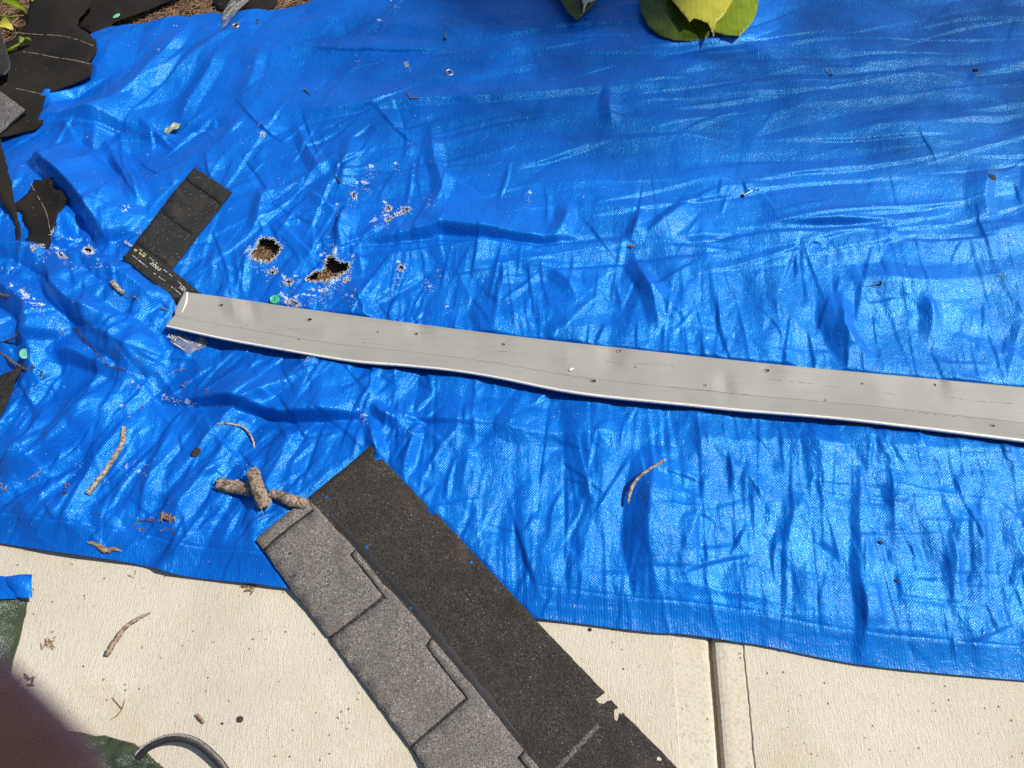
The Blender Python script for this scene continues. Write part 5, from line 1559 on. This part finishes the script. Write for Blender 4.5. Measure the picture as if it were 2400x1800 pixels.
# ------------------------------------------------------------------ tree whose far branch shades the top of the tarp
def shade_tree():
    T = Vector((*G(1300, -20), 0.0))
    lobe = T + ldir * 13.0
    crown = lobe + Vector((0.6, 3.2, 0.6))
    base = Vector((crown.x + .3, crown.y + .4, -.16))
    root = empty('tree', base)
    tag(root, 'tall leafy tree off beyond the planting bed, its branch shading the far tarp', 'tree')
    link('trunk', tube([base, base.lerp(crown, .35) + Vector((.1, 0, 0)), base.lerp(crown, .7), crown + Vector((0, 0, 1.2))], [.22, .17, .12, .04], 24, 12, .06, 3), 'twig_dark', root)
    mid = base.lerp(crown, .86)
    link('branch', tube([mid, mid.lerp(lobe, .5) + Vector((0, 0, .25)), lobe], [.06, .035, .012], 16, 8, .1, 4), 'twig_dark', root)
    vs, fs = [], []
    def puff(c, r, n, size):
        for _ in range(n):
            d = Vector((rnd.gauss(0, 1), rnd.gauss(0, 1), rnd.gauss(0, 1))).normalized() * rnd.random() ** .45
            p = c + Vector((d.x * r[0], d.y * r[1], d.z * r[2]))
            a = Vector((rnd.gauss(0, 1), rnd.gauss(0, 1), rnd.gauss(0, .5))).normalized(); b = a.cross(Vector((rnd.gauss(0, 1), rnd.gauss(0, 1), rnd.gauss(0, 1)))).normalized()
            q = size * rnd.uniform(.6, 1.2); k = len(vs)
            vs.extend([p - a * q, p - b * q * .45, p + a * q, p + b * q * .45]); fs.append((k, k + 1, k + 2, k + 3))
    puff(lobe, (.42, .24, .28), 1000, .055)
    puff(lobe + Vector((.25, .05, 0)), (.30, .16, .2), 320, .055)
    # thin outer sprays: broken, very soft shade over the far third of the tarp
    for _ in range(8200):
        a = rnd.uniform(700, 2700); b = 430 - abs(rnd.gauss(0, 1)) * 330 if rnd.random() < .5 else rnd.uniform(-320, 430)
        if b > 60 and rnd.random() < (b - 60) / 400: continue
        if 1560 < a < 1830 and b < 130: continue
        if a < 1250 and rnd.random() > (a - 650) / 600: continue
        p = Vector((*G(a, max(b, -420)), 0)) + ldir * rnd.uniform(12.2, 13.8)
        u = Vector((rnd.gauss(0, 1), rnd.gauss(0, 1), rnd.gauss(0, .5))).normalized(); w = u.cross(Vector((rnd.gauss(0, 1), rnd.gauss(0, 1), rnd.gauss(0, 1)))).normalized()
        q = rnd.uniform(.020, .036); k = len(vs)
        vs.extend([p - u * q, p - w * q * .5, p + u * q, p + w * q * .5]); fs.append((k, k + 1, k + 2, k + 3))
    for k in range(26):
        d = Vector((rnd.gauss(0, 1), rnd.gauss(0, 1), rnd.gauss(0, .7))).normalized() * rnd.uniform(.4, 1.7)
        if d.y < -1.1: d.y = -1.1
        puff(crown + d, (.7, .6, .55), 260, .07)
    link('crown', mesh(vs, fs), 'hosta_mid', root, False)
shade_tree()

# ------------------------------------------------------------------ green bag, strap and blue scrap at the near left
BAG = [(50, 1394), (44, 1430), (34, 1470), (20, 1520), (8, 1566), (-8, 1620), (20, 1680), (100, 1706), (190, 1718), (250, 1728), (300, 1741), (330, 1762), (352, 1785), (390, 1815), (430, 1880), (-500, 1880), (-500, 1360), (-20, 1380)]
def bag():
    c = G(-120, 1640)
    root = empty('garden_bag', (*c, 0))
    tag(root, 'glossy dark green plastic garden bag slumped on concrete with a black hoop handle', 'bag')
    P = densify(GP(BAG, .03), .014, .002, 91)
    A = np.array(P)
    def zf(x, y):
        d = np.sqrt(((A - np.array([x, y])) ** 2).sum(1)).min()
        h = .006 + .075 * (1 - math.exp(-d / .05))
        return h + min(1, d / .02) * (.008 * math.sin(x * 60 + y * 25) + .006 * math.sin(y * 85 - x * 40) + .004 * math.sin(x * 130 + 3 * math.sin(y * 50)))
    o = sheet('body', P, zf, .004, 'bag_green', root, .009)
    pts = [(318, 1780), (345, 1752), (385, 1733), (425, 1730), (462, 1742), (495, 1768), (525, 1802), (548, 1850)]
    zz = [.02, .028, .030, .030, .026, .022, .018, .012]
    W = [Vector((*G(a, b, z), z)) for (a, b), z in zip(pts, zz)]
    link('handle', tube(W, [.0082, .0082], 70, 14, 0, 1, .8), 'strap_black', root)
    # stitched cord along the outer top side of the handle: one short stitch after another
    C = catmull(W, 64)
    vs, fs = [], []
    for i in range(2, 63):
        t = (C[min(i + 1, 63)] - C[i - 1]).normalized(); s = t.cross(Vector((0, 0, 1))).normalized()
        o_ = C[i] - s * .0050 + Vector((0, 0, .0057))
        d = (t * .55 - s * .8).normalized()
        n_ = Vector((0, 0, 1)) * .0009
        a = o_ - d * .0028; b = o_ + d * .0028; q = d.cross(Vector((0, 0, 1))).normalized() * .0011
        k = len(vs)
        vs.extend([a - q, a + q, b + q, b - q, (a + b) / 2 + n_ * 1.6])
        fs.extend([(k, k + 1, k + 4), (k + 1, k + 2, k + 4), (k + 2, k + 3, k + 4), (k + 3, k, k + 4)])
    s_ = link('stitching', mesh(vs, fs), 'grit', root, False); s_['kind'] = 'stuff'
    # folded blue scrap on the bag
    P = densify(GP([(-120, 1352), (0, 1350), (30, 1350), (72, 1345), (74, 1372), (72, 1398), (55, 1402), (20, 1397), (-120, 1390)], .035), .010, .0008, 92)
    zf2 = lambda x, y: .034 + .006 * math.sin(x * 70 + y * 30) + .004 * math.sin(y * 110)
    o = sheet('tarp_scrap', P, zf2, .0012, 'tarp_blue', None, .008)
    tag(o, 'folded corner of blue tarp resting on the green bag', 'tarp')
    P = densify(GP([(-120, 1340), (4, 1348), (34, 1400), (-10, 1404), (-120, 1396)], .045), .010, .0008, 93)
    zf3 = lambda x, y: .042 + .004 * math.sin(x * 50 - y * 80)
    link('fold', sheet_mesh(P, zf3, .0012, .010), 'tarp_blue', o, False)
bag()

# ------------------------------------------------------------------ crumbs of dirt (uncountable specks)
def crumbs():
    def pile(name, lst, mat, label, surf):
        vs, fs = [], []
        for (p, r) in lst:
            b = len(vs)
            q = [Vector((1, 0, 0)), Vector((-.5, .85, 0)), Vector((-.5, -.85, 0)), Vector((0, 0, 1.0)), Vector((0, 0, -.6))]
            a = rnd.uniform(0, 6.3); e = rnd.uniform(.6, 1.5)
            for v in q:
                x = v.x * e * rnd.uniform(.7, 1.3); y = v.y * rnd.uniform(.7, 1.3)
                vs.append(p + Vector((x * math.cos(a) - y * math.sin(a), x * math.sin(a) + y * math.cos(a), v.z * .7 + .4)) * r)
            for t in ((0, 1, 3), (1, 2, 3), (2, 0, 3), (1, 0, 4), (2, 1, 4), (0, 2, 4)): fs.append(tuple(b + i for i in t))
        o = link(name, mesh(vs, fs), mat, None, False)
        tag(o, label, 'dirt', None, 'stuff')
    L = []
    def scatter(n, x0, y0, x1, y1, r0, r1):
        for _ in range(n):
            L.append((on(rnd.uniform(x0, x1), rnd.uniform(y0, y1)), rnd.uniform(r0, r1)))
    scatter(90, 300, 80, 1400, 420, .0008, .0022)
    scatter(60, 1300, 150, 2400, 620, .0008, .0022)
    scatter(60, 0, 940, 800, 1290, .0008, .0024)
    scatter(30, 0, 1180, 420, 1300, .001, .003)
    scatter(30, 1100, 1060, 2400, 1560, .0008, .002)
    scatter(40, 350, 860, 700, 960, .001, .0026)
    def trail(pts, n, spread, r0, r1):
        C = catmull([(*p, 0) for p in pts], n)
        for c in C:
            L.append((on(c.x + rnd.gauss(0, spread), c.y + rnd.gauss(0, spread)), rnd.uniform(r0, r1)))
    trail([(175, 768), (195, 795), (225, 825), (250, 855), (292, 868)], 260, 2.4, .0008, .0022)
    trail([(292, 868), (330, 866), (380, 872), (430, 868), (500, 866), (590, 880)], 110, 3, .0007, .0017)
    trail([(20, 920), (60, 915), (90, 905)], 40, 4, .0008, .002)
    trail([(60, 862), (90, 866), (95, 880)], 70, 4, .001, .003)
    trail([(1920, 672), (1990, 668), (2060, 668), (2150, 664), (2280, 660)], 46, 4, .0007, .0018)
    trail([(110, 298), (200, 287), (330, 318), (420, 312)], 70, 6, .0008, .002)
    trail([(285, 688), (300, 694), (312, 700)], 24, 3, .0008, .002)
    pile('dirt_crumbs', L, 'crumb', 'scattered dark dirt crumbs gathered in the tarp creases', on)
    L2 = []
    for _ in range(70):
        L2.append((onc(rnd.uniform(0, 900), rnd.uniform(1310, 1800)), rnd.uniform(.0008, .0024)))
    for _ in range(30):
        L2.append((onc(rnd.uniform(1500, 2400), rnd.uniform(1520, 1800)), rnd.uniform(.0007, .0018)))
    keep = [q for q in L2 if q[0].y < np.interp(q[0].x, [G(*p)[0] for p in TARP_BOT], [G(*p)[1] for p in TARP_BOT]) - .01]
    pile('dirt_crumbs', keep, 'crumb', 'loose dark grit specks scattered over the bare concrete', onc)
    L3 = []
    for poly, n, dz in ((LSH, 40, .0075), (FELT_TORN, 26, .006), (FELT_BIG, 40, .008)):
        A = np.array(poly)
        k = 0
        while k < n:
            a, b = rnd.uniform(max(0, A[:, 0].min()), A[:, 0].max()), rnd.uniform(max(0, A[:, 1].min()), A[:, 1].max())
            if inside(poly, np.array([a]), np.array([b]))[0]:
                x, y = G(a, b, .02); L3.append((Vector((x, y, ts(x, y) + dz)), rnd.uniform(.0006, .0014))); k += 1
    pile('pale_grit', L3, 'grit', 'pale grit specks lying on the black felt and shingle scraps', on)
crumbs()

# ------------------------------------------------------------------ the photographer's finger at the lens
def finger():
    def K(r, u, d):
        return Vector((0, 0, CAMH)) + Vector((1, 0, 0)) * r + cU * u + cF * d
    def C(px, py, d):
        return K((px - 1200) / FPX * d, -(py - 900) / FPX * d, d)
    # the phone the picture was taken with: a rounded slab just behind the lens
    bm = bmesh.new()
    pts = []
    for (cx, cy, a0) in ((.115, .030, 0), (-.035, .030, 90), (-.035, -.030, 180), (.115, -.030, 270)):
        for k in range(6):
            a = RAD(a0 + 18 * k)
            pts.append((cx + .008 * math.cos(a), cy + .008 * math.sin(a)))
    lo = [bm.verts.new(K(x, y, -.0015)) for x, y in pts]; hi = [bm.verts.new(K(x, y, -.0100)) for x, y in pts]
    bm.faces.new(lo); bm.faces.new(hi[::-1])
    for i in range(len(pts)): bm.faces.new((lo[i], hi[i], hi[(i + 1) % len(pts)], lo[(i + 1) % len(pts)]))
    bmesh.ops.recalc_face_normals(bm, faces=bm.faces[:])
    pm = bpy.data.meshes.new('phone'); bm.to_mesh(pm); bm.free()
    o = link('phone', pm, 'strap_black', None, False)
    tag(o, 'black phone held level in the hand above the tarp', 'phone')
    me = bpy.data.meshes.new('finger')
    D = .058
    tip = C(180, 2175, D); j1 = C(-110, 1922, D); j2 = C(-470, 1603, D * 1.0); kn = K(-.098, -.012, .040)
    wrist = K(-.175, -.035, .020)
    V = [wrist, kn, j2, j1, tip]; R = [.026, .013, .0112, .0108, .0092]
    E = [(0, 1), (1, 2), (2, 3), (3, 4)]
    for k in range(3):
        b = len(V)
        u = -.034 - .020 * k
        V += [K(-.100, u, .026), K(-.078, u + .004, .028), K(-.056, u + .006, .008), K(-.046, u + .006, -.016)]
        R += [.0120, .0100, .0090, .0075]
        E += [(0, b), (b, b + 1), (b + 1, b + 2), (b + 2, b + 3)]
    b = len(V)
    V += [K(-.120, .010, -.012), K(-.085, .022, -.022), K(-.055, .026, -.024)]
    R += [.0150, .0120, .0090]
    E += [(0, b), (b, b + 1), (b + 1, b + 2)]
    b = len(V)
    V += [K(-.27, -.09, -.03), K(-.40, -.20, -.12)]
    R += [.028, .038]
    E += [(0, b), (b, b + 1)]
    me.from_pydata(V, E, [])
    ob = bpy.data.objects.new('person', me)
    COL.objects.link(ob)
    md = ob.modifiers.new('skin', 'SKIN'); md.use_smooth_shade = True
    for i, r in enumerate(R):
        me.skin_vertices[0].data[i].radius = (r, r)
        me.skin_vertices[0].data[i].use_root = (i == 0)
    sb = ob.modifiers.new('sub', 'SUBSURF'); sb.levels = 2; sb.render_levels = 3
    me.materials.append(M['skin'])
    tag(ob, 'out-of-focus bare finger close to the lens, dark against the concrete', 'person')
finger()
